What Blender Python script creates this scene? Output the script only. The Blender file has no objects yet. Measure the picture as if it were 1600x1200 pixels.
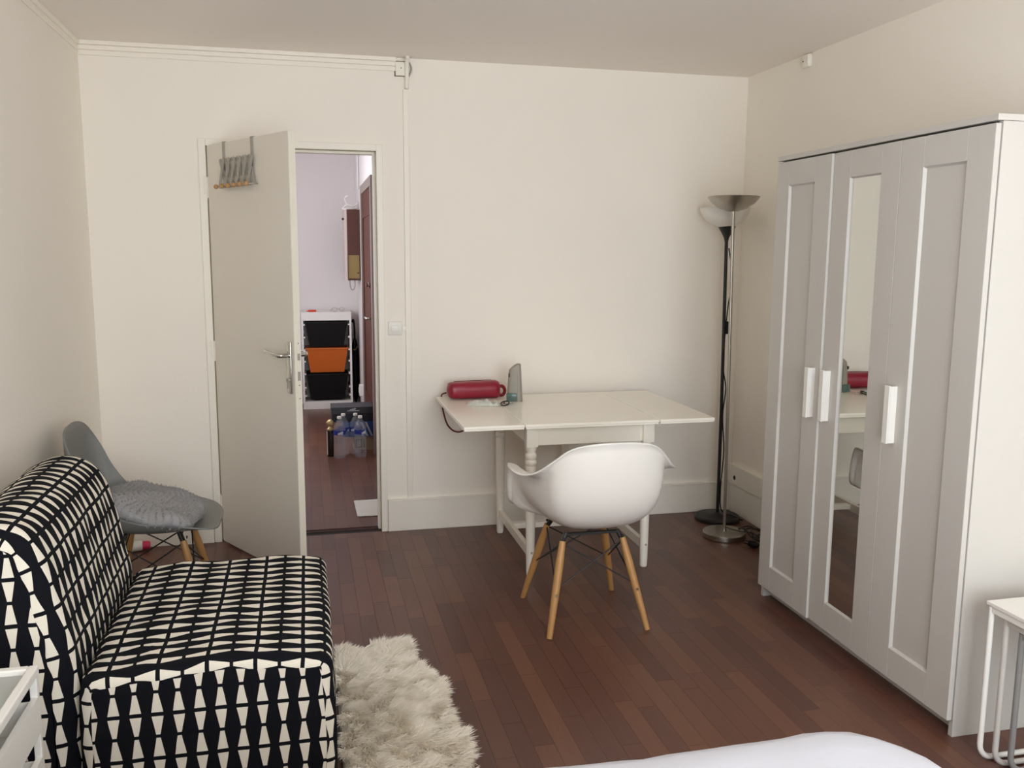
import bpy, bmesh, math, random
import numpy as np
from mathutils import Vector, Matrix, noise, geometry

random.seed(7); np.random.seed(7)
scene = bpy.context.scene
COL = scene.collection
PI = math.pi

# ------------------------------------------------------------------ camera
def add_camera(f, loc, R, U, W):
    cd = bpy.data.cameras.new('camera'); co = bpy.data.objects.new('camera', cd); COL.objects.link(co)
    cd.sensor_fit = 'HORIZONTAL'; cd.sensor_width = 36.0; cd.lens = f / 1600 * 36; cd.clip_start = 0.05
    M = Matrix(((R[0], U[0], -W[0], loc[0]), (R[1], U[1], -W[1], loc[1]), (R[2], U[2], -W[2], loc[2]), (0, 0, 0, 1)))
    co.matrix_world = M
    scene.camera = co
add_camera(1377.81, [-0.2719, -4.6223, 1.4845], [0.973738, -0.227587, 0.006185], [0.027361, 0.143945, 0.989207], [0.226021, 0.96306, -0.146391])

# ------------------------------------------------------------------ world, light, exposure
world = bpy.data.worlds.new('world'); scene.world = world; world.use_nodes = True
world.node_tree.nodes['Background'].inputs[0].default_value = (0.80, 0.90, 1.0, 1)
world.node_tree.nodes['Background'].inputs[1].default_value = 1.0
def area(name, loc, rot, sx, sy, power, color):
    l = bpy.data.lights.new(name, 'AREA'); l.shape = 'RECTANGLE'; l.size = sx; l.size_y = sy
    l.energy = power; l.color = color
    o = bpy.data.objects.new(name, l); COL.objects.link(o); o.location = loc; o.rotation_euler = rot
    return o
WX0, WX1, WZ0, WZ1, WY = -0.35, 1.55, 0.25, 2.40, -5.60          # the room's window, behind the camera
area('window_daylight', ((WX0+WX1)/2, WY-0.16, (WZ0+WZ1)/2), (PI/2, 0, 0), WX1-WX0, WZ1-WZ0, 88, (0.92, 0.965, 1.0))
area('hall_fill_light', (-1.36, 2.3, 1.55), (0, -PI/2, 0), 1.2, 1.4, 25, (0.97, 0.97, 1.0))  # added cool lamp brightening the hall, its real source is unseen
scene.view_settings.view_transform = 'Standard'; scene.view_settings.look = 'None'
scene.view_settings.gamma = 1.0; scene.view_settings.use_curve_mapping = False
scene.view_settings.exposure = 0.39
scene.cycles.use_denoising = True
scene.cycles.max_bounces = 16; scene.cycles.diffuse_bounces = 12; scene.cycles.transparent_max_bounces = 16
scene.cycles.caustics_reflective = False; scene.cycles.caustics_refractive = False

# ------------------------------------------------------------------ materials
def lin(c):
    return tuple(((v/255)/12.92 if v/255 <= 0.04045 else ((v/255+0.055)/1.055)**2.4) for v in c) + (1.0,)
def base_mat(name):
    m = bpy.data.materials.new(name); m.use_nodes = True
    nt = m.node_tree; return m, nt, nt.nodes['Principled BSDF']
def mth(nt, op, a, b=None, c=None):
    n = nt.nodes.new('ShaderNodeMath'); n.operation = op
    for i, v in enumerate((a, b, c)):
        if v is None: continue
        if isinstance(v, (int, float)): n.inputs[i].default_value = v
        else: nt.links.new(v, n.inputs[i])
    return n.outputs[0]
def mixc(nt, fac, a, b):
    n = nt.nodes.new('ShaderNodeMix'); n.data_type = 'RGBA'
    for idx, v in ((0, fac), (6, a), (7, b)):
        if isinstance(v, (int, float, tuple)): n.inputs[idx].default_value = v
        else: nt.links.new(v, n.inputs[idx])
    return n.outputs[2]
def noise_tex(nt, scale, detail=3, vec=None, rough=0.5):
    n = nt.nodes.new('ShaderNodeTexNoise'); n.inputs['Scale'].default_value = scale
    n.inputs['Detail'].default_value = detail; n.inputs['Roughness'].default_value = rough
    if vec is not None: nt.links.new(vec, n.inputs['Vector'])
    return n.outputs['Fac']
def coords(nt, kind='Object', scale=None):
    t = nt.nodes.new('ShaderNodeTexCoord'); v = t.outputs[kind]
    if scale:
        mp = nt.nodes.new('ShaderNodeMapping'); mp.inputs['Scale'].default_value = scale
        nt.links.new(v, mp.inputs['Vector']); v = mp.outputs['Vector']
    return v
def bump(nt, bs, h, strength, dist=0.01):
    b = nt.nodes.new('ShaderNodeBump'); b.inputs['Strength'].default_value = strength; b.inputs['Distance'].default_value = dist
    nt.links.new(h, b.inputs['Height']); nt.links.new(b.outputs['Normal'], bs.inputs['Normal'])
def mat(name, rgb, rough=0.5, metal=0.0, var=0.04, vscale=6.0, bmp=0.0, bscale=60.0, spec=None, rgb2=None):
    m, nt, bs = base_mat(name)
    c = lin(rgb); c2 = lin(rgb2) if rgb2 else tuple(v*(1-var*2) for v in c[:3]) + (1,)
    v = coords(nt)
    f = noise_tex(nt, vscale, 4, v)
    nt.links.new(mixc(nt, f, c, c2), bs.inputs['Base Color'])
    bs.inputs['Roughness'].default_value = rough; bs.inputs['Metallic'].default_value = metal
    if spec is not None: bs.inputs['Specular IOR Level'].default_value = spec
    if bmp: bump(nt, bs, noise_tex(nt, bscale, 3, v), bmp, 0.004)
    return m
def clear(name, rgb, rough=0.1, trans=1.0, ior=1.3, alpha=1.0):
    m, nt, bs = base_mat(name)
    bs.inputs['Base Color'].default_value = lin(rgb); bs.inputs['Roughness'].default_value = rough
    bs.inputs['Transmission Weight'].default_value = trans; bs.inputs['IOR'].default_value = ior
    bs.inputs['Alpha'].default_value = alpha
    return m
def plank_mat(name, rnd):
    m, nt, bs = base_mat(name)
    if rnd == 'object':
        r = nt.nodes.new('ShaderNodeObjectInfo').outputs['Random']
    else:
        r = nt.nodes.new('ShaderNodeNewGeometry').outputs['Random Per Island']
    g = nt.nodes.new('ShaderNodeNewGeometry').outputs['Position']
    off = nt.nodes.new('ShaderNodeCombineXYZ'); nt.links.new(mth(nt, 'MULTIPLY', r, 37.0), off.inputs[2])
    mp = nt.nodes.new('ShaderNodeMapping'); mp.inputs['Scale'].default_value = (70, 3.5, 1); nt.links.new(g, mp.inputs['Vector'])
    ad = nt.nodes.new('ShaderNodeVectorMath'); ad.operation = 'ADD'; nt.links.new(mp.outputs[0], ad.inputs[0]); nt.links.new(off.outputs[0], ad.inputs[1])
    grain = noise_tex(nt, 1.6, 5, ad.outputs[0], 0.62)
    ramp = nt.nodes.new('ShaderNodeValToRGB'); nt.links.new(r, ramp.inputs[0])
    e = ramp.color_ramp.elements
    e[0].position = 0; e[0].color = lin((92, 60, 51)); e[1].position = 1; e[1].color = lin((118, 79, 62))
    for p_, c_ in ((0.3, (101, 67, 56)), (0.6, (107, 70, 57)), (0.85, (114, 77, 60))):
        q = e.new(p_); q.color = lin(c_)
    dark = nt.nodes.new('ShaderNodeVectorMath'); dark.operation = 'SCALE'; dark.inputs[3].default_value = 0.80
    nt.links.new(ramp.outputs[0], dark.inputs[0])
    gf = mth(nt, 'MULTIPLY', mth(nt, 'SUBTRACT', grain, 0.30), 1.6)
    nt.links.new(mixc(nt, gf, dark.outputs[0], ramp.outputs[0]), bs.inputs['Base Color'])
    rr = mth(nt, 'MULTIPLY_ADD', noise_tex(nt, 2.2, 3, g), 0.16, 0.27)
    nt.links.new(rr, bs.inputs['Roughness'])
    bump(nt, bs, grain, 0.05, 0.001)
    return m
def fabric_print(name):
    # printed cloth: rows of paired trapezoids (hourglasses) between thin lines, along the cloth's own UVs in metres
    m, nt, bs = base_mat(name)
    uv = nt.nodes.new('ShaderNodeUVMap'); uv.uv_map = 'cloth'
    sp = nt.nodes.new('ShaderNodeSeparateXYZ'); nt.links.new(uv.outputs[0], sp.inputs[0])
    wob = mth(nt, 'MULTIPLY', mth(nt, 'SUBTRACT', noise_tex(nt, 9, 2, uv.outputs[0]), 0.5), 0.006)
    u = mth(nt, 'FRACT', mth(nt, 'DIVIDE', mth(nt, 'ADD', sp.outputs[0], wob), 0.0525))
    v = mth(nt, 'FRACT', mth(nt, 'DIVIDE', mth(nt, 'ADD', sp.outputs[1], wob), 0.122))
    du = mth(nt, 'ABSOLUTE', mth(nt, 'SUBTRACT', u, 0.5))
    a = mth(nt, 'ABSOLUTE', mth(nt, 'SUBTRACT', mth(nt, 'MULTIPLY', v, 2.0), 1.0))   # 1 at the wide line, 0 at the narrow line
    half = mth(nt, 'MULTIPLY_ADD', a, 0.210, 0.082)
    white = mth(nt, 'MULTIPLY', mth(nt, 'LESS_THAN', du, half),
                mth(nt, 'MULTIPLY', mth(nt, 'LESS_THAN', a, 0.91), mth(nt, 'GREATER_THAN', a, 0.075)))
    weave = noise_tex(nt, 900, 2, uv.outputs[0])
    nt.links.new(mixc(nt, white, lin((17, 18, 24)), lin((228, 222, 208))), bs.inputs['Base Color'])
    bs.inputs['Roughness'].default_value = 0.9; bs.inputs['Specular IOR Level'].default_value = 0.15
    bump(nt, bs, weave, 0.25, 0.0006)
    return m

M = {}
M['wall'] = mat('wall_paint', (242, 237, 228), 0.75, var=0.012, vscale=1.6, bmp=0.12, bscale=140)
M['ceil'] = mat('ceiling_paint', (241, 235, 229), 0.85, var=0.012, vscale=1.2, bmp=0.1, bscale=120)
M['hallwall'] = mat('hall_paint', (228, 222, 222), 0.8, var=0.015, vscale=1.5, bmp=0.1, bscale=120)
M['trim'] = mat('trim_paint', (240, 236, 226), 0.45, var=0.015, vscale=4)
M['rebate'] = mat('aged_rebate_paint', (196, 188, 150), 0.55, var=0.12, vscale=9)
M['door'] = mat('door_paint', (228, 223, 214), 0.5, var=0.015, vscale=3)
M['dooredge'] = mat('door_edge_paint', (232, 228, 214), 0.5, var=0.03, vscale=8)
M['white'] = mat('white_lacquer', (233, 231, 226), 0.35, var=0.01)
M['ward'] = mat('wardrobe_foil', (198, 195, 190), 0.42, var=0.008, vscale=3)
M['tablew'] = mat('table_lacquer', (246, 242, 231), 0.22, var=0.012, vscale=5)
M['plastic'] = mat('white_shell_plastic', (236, 233, 228), 0.33, var=0.02, vscale=9)
M['greyplastic'] = mat('grey_shell_plastic', (124, 125, 122), 0.5, var=0.02)
M['wood'] = mat('beech_leg', (190, 146, 92), 0.45, var=0.10, vscale=14, rgb2=(164, 118, 68))
M['oak'] = mat('wooden_ball', (186, 142, 92), 0.45, var=0.1, vscale=30)
M['black'] = mat('black_metal', (26, 25, 24), 0.45, var=0.05)
M['blackplastic'] = mat('black_plastic', (13, 13, 13), 0.5, spec=0.25, var=0.08)
M['darkhole'] = mat('dark_recess', (52, 44, 36), 0.8)
M['gap_shade'] = mat('painted_gap_shade', (118, 108, 94), 0.9)  # shade of the gap round the junction box cover, put into the colour
M['steel'] = mat('brushed_steel', (176, 171, 162), 0.32, 1.0, var=0.03, vscale=40)
M['chrome'] = mat('chrome', (212, 210, 206), 0.14, 1.0, var=0.01)
M['zinc'] = mat('zinc_strap', (172, 168, 158), 0.45, 0.2, var=0.06, vscale=40)
M['opal'] = mat('opal_shade', (226, 224, 218), 0.35, var=0.01)
M['mirror'] = mat('mirror_silver', (226, 228, 224), 0.015, 1.0, var=0.0)
M['print'] = fabric_print('printed_cotton')
M['fur'] = mat('sheepskin_pile', (250, 246, 237), 0.85, var=0.03, vscale=14, rgb2=(240, 233, 220))
M['hide'] = mat('sheepskin_hide', (236, 230, 218), 0.95)
M['greyfur'] = mat('grey_plush', (160, 159, 160), 0.9, var=0.1, vscale=24, rgb2=(138, 137, 139))
M['sheet'] = mat('white_bed_linen', (206, 208, 218), 0.85, var=0.012, vscale=8, bmp=0.15, bscale=300)
M['red'] = mat('red_leather', (148, 24, 50), 0.36, var=0.12, vscale=40, bmp=0.2, bscale=160)
M['redstrap'] = mat('dark_red_cord', (96, 20, 32), 0.5)
M['taupe'] = mat('taupe_plastic', (150, 144, 133), 0.42, var=0.02)
M['taupe2'] = mat('taupe_plastic_dark', (126, 121, 111), 0.42, var=0.02)
M['teal'] = clear('green_tank', (92, 118, 112), 0.15, 0.0, 1.4, 0.75)
M['pet'] = clear('clear_pet', (190, 196, 204), 0.10, 0.0, 1.4, 0.15)
M['film'] = clear('clear_film', (226, 230, 224), 0.2, 0.0, 1.3, 0.55)
M['frost'] = clear('frosted_panel', (232, 236, 232), 0.35, 0.55, 1.2)
M['blue'] = mat('blue_label', (28, 52, 138), 0.4)
M['bluebox'] = mat('blue_card', (26, 74, 142), 0.55)
M['navy'] = mat('navy_card', (28, 31, 44), 0.55)
M['charcoal'] = mat('charcoal_card', (62, 64, 70), 0.55)
M['creamcard'] = mat('cream_card', (176, 158, 134), 0.7)
M['paleprint'] = mat('pale_print', (196, 200, 206), 0.6)
M['inkprint'] = mat('dark_ink', (48, 40, 36), 0.6)
M['orange'] = mat('orange_bin', (198, 96, 24), 0.45, var=0.03)
M['hallwood'] = mat('red_brown_door', (88, 47, 35), 0.6, var=0.12, vscale=7, spec=0.25, rgb2=(70, 36, 28))
M['hallframe'] = mat('mauve_door_frame', (134, 120, 114), 0.5)
M['meterwood'] = mat('meter_cabinet_wood', (84, 46, 36), 0.5, var=0.15, vscale=9)
M['meterpale'] = mat('meter_cabinet_front', (206, 190, 184), 0.5)
M['brass'] = mat('brass_panel', (150, 128, 82), 0.45, 0.4, var=0.08)
M['gold'] = mat('gold_cap', (186, 164, 118), 0.35, 0.4)
M['darkglass'] = mat('dark_bottle', (38, 24, 18), 0.15)
M['paper'] = mat('white_paper', (222, 220, 212), 0.8)
M['redplastic'] = mat('red_plastic', (206, 62, 36), 0.4)
M['pink'] = mat('pink_cap', (214, 46, 92), 0.4)
M['greytube'] = mat('grey_tube', (138, 137, 136), 0.4, var=0.02)
M['lighttube'] = mat('light_grey_tube', (196, 192, 186), 0.4, var=0.02)
M['brown'] = mat('brown_cable', (44, 27, 22), 0.5)
M['plank'] = plank_mat('laminate_plank', 'object')
M['planks'] = plank_mat('laminate_plank_joined', 'island')
M['underlay'] = mat('joint_dark', (34, 21, 18), 0.8)

# ------------------------------------------------------------------ object helpers
def tag(o, label=None, cat=None, group=None, kind=None):
    if label: o['label'] = label
    if cat: o['category'] = cat
    if group: o['group'] = group
    if kind: o['kind'] = kind
    return o
def thing(name, label, cat, loc=(0, 0, 0), rz=0.0, group=None, kind=None):
    o = bpy.data.objects.new(name, None); COL.objects.link(o); o.location = loc; o.rotation_euler = (0, 0, rz)
    o.empty_display_size = 0.05
    return tag(o, label, cat, group, kind)
def finish(bm, name, material, parent=None, smooth=False, angle=None, label=None):
    me = bpy.data.meshes.new(name)
    bmesh.ops.recalc_face_normals(bm, faces=bm.faces[:])
    bm.to_mesh(me); bm.free()
    me.materials.append(material)
    if smooth:
        me.shade_smooth()
        if angle is not None:
            me.set_sharp_from_angle(angle=math.radians(angle))
    o = bpy.data.objects.new(name, me); COL.objects.link(o)
    if parent is not None: o.parent = parent
    if label: o['label'] = label
    return o
def box(bm, x0, x1, y0, y1, z0, z1, bev=0.0, seg=2, rot=None, at=None):
    cx, cy, cz = (x0+x1)/2, (y0+y1)/2, (z0+z1)/2
    r = bmesh.ops.create_cube(bm, size=1.0)
    vs = r['verts']
    bmesh.ops.scale(bm, verts=vs, vec=(abs(x1-x0), abs(y1-y0), abs(z1-z0)))
    if bev > 0:
        es = list({e for v in vs for e in v.link_edges})
        g = bmesh.ops.bevel(bm, geom=es, offset=bev, segments=seg, affect='EDGES', profile=0.5)
        vs = list({v for f in g['faces'] for v in f.verts} | {v for v in vs if v.is_valid})
        seen = set(vs); stack = list(vs)
        while stack:
            for e in stack.pop().link_edges:
                for w in e.verts:
                    if w not in seen: seen.add(w); stack.append(w)
        vs = list(seen)
    if rot is not None: bmesh.ops.rotate(bm, verts=vs, cent=(0, 0, 0), matrix=rot)
    bmesh.ops.translate(bm, verts=vs, vec=(cx, cy, cz) if at is None else at)
    return vs
def tube(bm, pts, rad, seg=10, closed=False, caps=True):
    pts = [Vector(p) for p in pts]; n = len(pts)
    rads = rad if isinstance(rad, (list, tuple)) else [rad]*n
    prev = None; rings = []
    for i, p in enumerate(pts):
        if closed: t = pts[(i+1) % n] - pts[i-1]
        else: t = pts[min(i+1, n-1)] - pts[max(i-1, 0)]
        t.normalize()
        if prev is None:
            a = Vector((0, 0, 1)) if abs(t.z) < 0.9 else Vector((1, 0, 0))
            s = t.cross(a).normalized()
        else:
            s = (prev - t*prev.dot(t)).normalized()
        prev = s; b = t.cross(s)
        rings.append([bm.verts.new(p + (s*math.cos(2*PI*k/seg) + b*math.sin(2*PI*k/seg))*rads[i]) for k in range(seg)])
    m = n if closed else n-1
    for i in range(m):
        A, B = rings[i], rings[(i+1) % n]
        for k in range(seg):
            bm.faces.new((A[k], A[(k+1) % seg], B[(k+1) % seg], B[k]))
    if caps and not closed:
        bm.faces.new(rings[0]); bm.faces.new(rings[-1])
def lathe(bm, prof, c=(0, 0, 0), seg=32, cap0=True, cap1=True):
    rings = []
    for r, z in prof:
        if r < 1e-6: rings.append([bm.verts.new((c[0], c[1], c[2]+z))])
        else: rings.append([bm.verts.new((c[0]+r*math.cos(2*PI*k/seg), c[1]+r*math.sin(2*PI*k/seg), c[2]+z)) for k in range(seg)])
    for A, B in zip(rings, rings[1:]):
        if len(A) == 1 and len(B) == 1: continue
        for k in range(seg):
            k2 = (k+1) % seg
            if len(A) == 1: bm.faces.new((A[0], B[k2], B[k]))
            elif len(B) == 1: bm.faces.new((A[k], A[k2], B[0]))
            else: bm.faces.new((A[k], A[k2], B[k2], B[k]))
    if cap0 and len(rings[0]) > 1: bm.faces.new(rings[0])
    if cap1 and len(rings[-1]) > 1: bm.faces.new(rings[-1])
def catmull(pts, n=6, closed=False):
    P = [Vector(p) for p in pts]; out = []; N = len(P)
    for i in range(N if closed else N-1):
        if closed: a, b, c, d = P[i-1], P[i], P[(i+1) % N], P[(i+2) % N]
        else: a, b, c, d = P[max(i-1, 0)], P[i], P[i+1], P[min(i+2, N-1)]
        for k in range(n):
            t = k/n
            out.append(0.5*((2*b) + (c-a)*t + (2*a-5*b+4*c-d)*t*t + (3*b-a-3*c+d)*t**3))
    if not closed: out.append(P[-1])
    return out
def B(name, material, parent, *boxes, bev=0.0, smooth=False, label=None):
    bm = bmesh.new()
    for b in boxes: box(bm, *b, bev=bev)
    return finish(bm, name, material, parent, smooth=smooth, angle=35 if smooth else None, label=label)
def prism(bm, poly, axis, a0, a1):
    def pt(u, v, w):
        return {'x': (w, u, v), 'y': (u, w, v), 'z': (u, v, w)}[axis]
    A = [bm.verts.new(pt(u, v, a0)) for u, v in poly]; Bv = [bm.verts.new(pt(u, v, a1)) for u, v in poly]
    n = len(poly)
    for i in range(n): bm.faces.new((A[i], A[(i+1) % n], Bv[(i+1) % n], Bv[i]))
    bm.faces.new(A); bm.faces.new(Bv[::-1])
def struct(o, label, cat=None):
    o['kind'] = 'structure'; o['label'] = label
    if cat: o['category'] = cat
    return o
def strands(name, material, parent, P, D, L, W, bend, up=None):
    # short tapered ribbons: P roots, D start directions, L lengths, W widths, bend = direction the tips lean to
    n = len(P)
    S = np.cross(D, np.random.normal(size=(n, 3))*(1.0 if up is None else 0.45) + (0 if up is None else np.array(up))); S /= np.linalg.norm(S, axis=1)[:, None] + 1e-9
    p1 = P + D*L[:, None]*0.5; d2 = D*0.45 + bend; d2 /= np.linalg.norm(d2, axis=1)[:, None] + 1e-9
    p2 = p1 + d2*L[:, None]*0.55
    w = W[:, None]*S*0.5
    V = np.stack([P-w, P+w, p1-w*0.85, p1+w*0.85, p2], axis=1).reshape(-1, 3)
    b = np.arange(n)*5
    quads = np.stack([b, b+1, b+3, b+2], axis=1); tris = np.stack([b+2, b+3, b+4], axis=1)
    me = bpy.data.meshes.new(name)
    me.vertices.add(len(V)); me.vertices.foreach_set('co', V.astype(np.float32).ravel())
    loops = np.concatenate([np.concatenate([quads, tris], axis=1).ravel()])
    me.loops.add(len(loops)); me.loops.foreach_set('vertex_index', loops.astype(np.int32))
    starts = np.stack([np.arange(n)*7, np.arange(n)*7+4], axis=1).ravel()
    me.polygons.add(2*n); me.polygons.foreach_set('loop_start', starts.astype(np.int32))
    me.update(calc_edges=True); me.validate()
    me.materials.append(material); me.shade_smooth()
    o = bpy.data.objects.new(name, me); COL.objects.link(o); o.parent = parent; o['kind'] = 'stuff'
    return o

# ------------------------------------------------------------------ the setting
XL, XR, H = -1.268, 2.139, 2.451
OX0, OX1, OZ = -0.722, 0.098, 1.992       # door opening in the back wall
YF = WY                                   # wall behind the camera
HX, HY = 0.232, 4.25                      # hall right wall, hall end wall
bm = bmesh.new()
box(bm, XL-0.1, OX0-0.02, 0, 0.10, 0, H); box(bm, OX1+0.02, XR+0.1, 0, 0.10, 0, H); box(bm, OX0-0.02, OX1+0.02, 0, 0.10, OZ+0.02, H)
struct(finish(bm, 'wall_back', M['wall']), 'cream painted back wall with the doorway', 'wall')
struct(B('wall_left', M['wall'], None, (XL-0.1, XL, YF, 0, 0, H)), 'cream painted left wall behind the patterned chair bed', 'wall')
struct(B('wall_right', M['wall'], None, (XR, XR+0.1, YF, 0, 0, H)), 'cream painted right wall behind the wardrobe', 'wall')
bm = bmesh.new()
box(bm, XL-0.1, WX0, YF-0.12, YF, 0, H); box(bm, WX1, XR+0.1, YF-0.12, YF, 0, H); box(bm, WX0, WX1, YF-0.12, YF, 0, WZ0); box(bm, WX0, WX1, YF-0.12, YF, WZ1, H)
struct(finish(bm, 'wall_front', M['wall']), 'cream painted wall with the window, behind the camera', 'wall')
struct(B('ceiling', M['ceil'], None, (XL-0.1, XR+0.1, YF-0.12, 0.10, H, H+0.1)), 'plain off-white ceiling of the room', 'ceiling')
wn = struct(thing('window_1', 'white framed window behind the camera', 'window', ((WX0+WX1)/2, YF, WZ0)), 'white framed window behind the camera', 'window')
hw, hh = (WX1-WX0)/2, WZ1-WZ0
for a in ((-hw, -hw+0.05, -0.09, -0.02, 0, hh), (hw-0.05, hw, -0.09, -0.02, 0, hh), (-0.04, 0.04, -0.09, -0.02, 0.05, hh-0.05), (-hw+0.05, hw-0.05, -0.09, -0.02, 0, 0.05), (-hw+0.05, hw-0.05, -0.09, -0.02, hh-0.05, hh)):
    B('window_bar', M['trim'], wn, a)

# floor: boards as pieces over a dark underlay
fl = struct(B('floor', M['underlay'], None, (XL-0.1, XR+0.1, YF-0.12, 0.10, -0.06, -0.004)), 'red-brown laminate strip floor', 'floor')
SW = 0.0655; GAP = 0.0007
def plank_list():
    rng = random.Random(11); out = []
    nx = int((XR-XL)/SW)+1
    for i in range(nx):
        x0 = XL + i*SW; x1 = min(x0+SW, XR)
        if x1-x0 < 0.01: continue
        y = 0.0 - rng.uniform(0.0, 0.35)
        segs = []; top = 0.0
        while top > YF:
            ln = rng.choice((0.36, 0.46, 0.56, 0.68))*rng.uniform(0.95, 1.05)
            bot = y if not segs else top-ln
            if not segs: bot = min(bot, -0.08)
            if x0 > 0.17 and top > -0.60 and bot < -0.60: bot = -0.60     # a straight cross joint along the back wall
            bot = max(bot, YF)
            segs.append((top, bot)); top = bot
        for t, b in segs: out.append((x0, x1, b, t))
    return out
def plank_bm(bm, x0, x1, y0, y1, z0=-0.004, z1=0.0):
    vs = box(bm, x0+GAP/2, x1-GAP/2, y0+GAP/2, y1-GAP/2, z0, z1)
pl = plank_list()
camx, camy = -0.27, -4.62
def hidden(p):
    cx, cy = (p[0]+p[1])/2, (p[2]+p[3])/2
    if cy < -2.95: return True                                     # below the frame
    if cx < -0.22 and -2.4 < cy < -1.2: return True                # under the chair bed
    if cx < -0.86 and cy < -0.9: return True
    if cx < -0.35 and cy < -1.0: return True
    if cx > 1.66 and cy < -1.25: return True                       # under the wardrobe
    if cx < 0.16 and cy < -1.6: return True                        # under the sheepskin
    return False
vis = sorted([p for p in pl if not hidden(p)], key=lambda p: (p[0]/2+p[1]/2-camx)**2 + (p[2]/2+p[3]/2-camy)**2)
near = set(vis[:300])
for p in vis[:300]:
    b_ = bmesh.new(); plank_bm(b_, *p); finish(b_, 'floor_plank', M['plank'], fl)
b_ = bmesh.new()
for p in pl:
    if p not in near: plank_bm(b_, *p)
tag(finish(b_, 'remaining_planks', M['planks'], fl), kind='stuff')

# hall beyond the doorway
struct(B('wall_hall_end', M['hallwall'], None, (-1.5, HX+0.1, HY, HY+0.1, 0, 2.6)), 'pale lilac end wall of the hall', 'wall')
bm = bmesh.new(); box(bm, HX, HX+0.1, 0.10, HY, 0, 2.6); struct(finish(bm, 'wall_hall_right', M['hallwall']), 'pale lilac right wall of the hall with the brown door', 'wall')
bm = bmesh.new()
box(bm, -1.35, -1.25, 0.10, 1.6, 0, 2.6); box(bm, -1.35, -1.25, 3.0, HY, 0, 2.6); box(bm, -1.35, -1.25, 1.6, 3.0, 0, 0.95); box(bm, -1.35, -1.25, 1.6, 3.0, 2.15, 2.6)  # opening made up so the added hall lamp can shine in
struct(finish(bm, 'wall_hall_left', M['hallwall']), 'hall wall with an opening added for the hall light, hidden behind the open door', 'wall')
struct(B('ceiling_hall', M['hallwall'], None, (-1.5, HX+0.1, 0.10, HY+0.1, 2.6, 2.7)), 'pale ceiling of the hall', 'ceiling')
hf = struct(B('floor_hall', M['underlay'], None, (-1.3, HX, 0.10, HY, -0.06, -0.004)), 'red-brown laminate floor of the hall', 'floor')
rng = random.Random(5); b_ = bmesh.new(); i = 0; hp = []
x = -1.25
while x < HX-0.01:
    y = 0.10
    first = rng.uniform(0.2, 0.5)
    while y < HY-0.001:
        y1 = min(HY, y + (first if y == 0.10 else rng.choice((0.36, 0.44, 0.52))))
        hp.append((x, min(x+SW, HX), y, y1)); y = y1
    x += SW
for p in hp:
    if p[1] > -0.33 and p[2] < 1.9 and p[0] < 0.12: 
        q = bmesh.new(); plank_bm(q, *p); finish(q, 'floor_plank', M['plank'], hf)
    else: plank_bm(b_, *p)
tag(finish(b_, 'remaining_planks', M['planks'], hf), kind='stuff')
struct(B('trim_1', M['hallwood'], None, (OX0, OX1, 0.052, 0.062, 0.0, 0.002)), 'thin dark threshold strip in the doorway', 'threshold')

# door frame
fr = struct(thing('trim_2', 'white painted door frame in the back wall', 'door frame', (0, 0, 0)), 'white painted door frame in the back wall', 'door frame')
B('casing', M['trim'], fr, (-0.757, OX0, -0.012, 0.0, 0, OZ+0.034), bev=0.003)
B('casing', M['trim'], fr, (OX1, 0.130, -0.012, 0.0, 0, OZ+0.034), bev=0.003)
B('casing', M['trim'], fr, (OX0, OX1, -0.012, 0.0, OZ, OZ+0.034), bev=0.003)
B('jamb', M['rebate'], fr, (OX0-0.02, OX0, 0.0, 0.10, 0, OZ), (OX1, OX1+0.02, 0.0, 0.10, 0, OZ), (OX0-0.02, OX1+0.02, 0.0, 0.10, OZ, OZ+0.02), label='aged yellowish door rebate')
B('door_stop', M['trim'], fr, (OX0, OX0+0.012, 0.045, 0.10, 0, OZ), (OX1-0.014, OX1, 0.045, 0.10, 0, OZ), (OX0+0.012, OX1-0.014, 0.045, 0.10, OZ-0.012, OZ))

# skirting boards, mouldings, trunking
def skirting(name, boxes, label, capdir):
    s = struct(B(name, M['trim'], None, *boxes, bev=0.002), label, 'skirting board'); return s
bt = 0.163
skirting('baseboard_back', [(0.132, XR, -0.016, 0, 0, bt), (0.132, XR, -0.020, 0, bt, bt+0.012), (XL, -0.759, -0.016, 0, 0, bt)], 'white skirting board along the back wall', 0)
skirting('baseboard_right', [(XR-0.018, XR, YF, -0.02, 0, bt), (XR-0.022, XR, YF, -0.02, bt, bt+0.012), (XR-0.030, XR, -2.4, -0.03, bt+0.012, 0.285)], 'tall two-tier skirting along the right wall', 0)
skirting('baseboard_left', [(XL, XL+0.016, YF, -0.02, 0, bt)], 'white skirting board along the left wall', 0)
struct(B('trim_3', M['wall'], None, (XL, 0.205, -0.022, 0, H-0.020, H), (XL, 0.205, -0.013, 0, H-0.042, H-0.020), (XL, 0.205, -0.006, 0, H-0.066, H-0.042), bev=0.004), 'white stepped cornice along the back wall left of the junction box', 'cornice')
struct(B('trim_4', M['wall'], None, (XL, XL+0.014, YF, -0.03, H-0.022, H), (XL, XL+0.005, YF, -0.02, H-0.05, H-0.022), bev=0.004), 'thin cornice along the left wall', 'cornice')
tk = thing('cable_trunking', 'white vertical cable trunking on the back wall right of the door', 'trunking', (0.2505, 0, 0))
B('trunking_strip', M['trim'], tk, (-0.013, 0.013, -0.011, 0, 0.165, 2.30), bev=0.002)
bm = bmesh.new(); tube(bm, catmull([(0.006, -0.016, 2.30), (0.006, -0.020, 2.38), (0.006, -0.036, 2.43), (0.006, -0.062, 2.449)], 5), 0.0105, 10); finish(bm, 'conduit', M['trim'], tk, True)
B('backing', M['wall'], tk, (0.018, 0.050, -0.003, 0, 0.165, OZ+0.03), bev=0.001)
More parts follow.
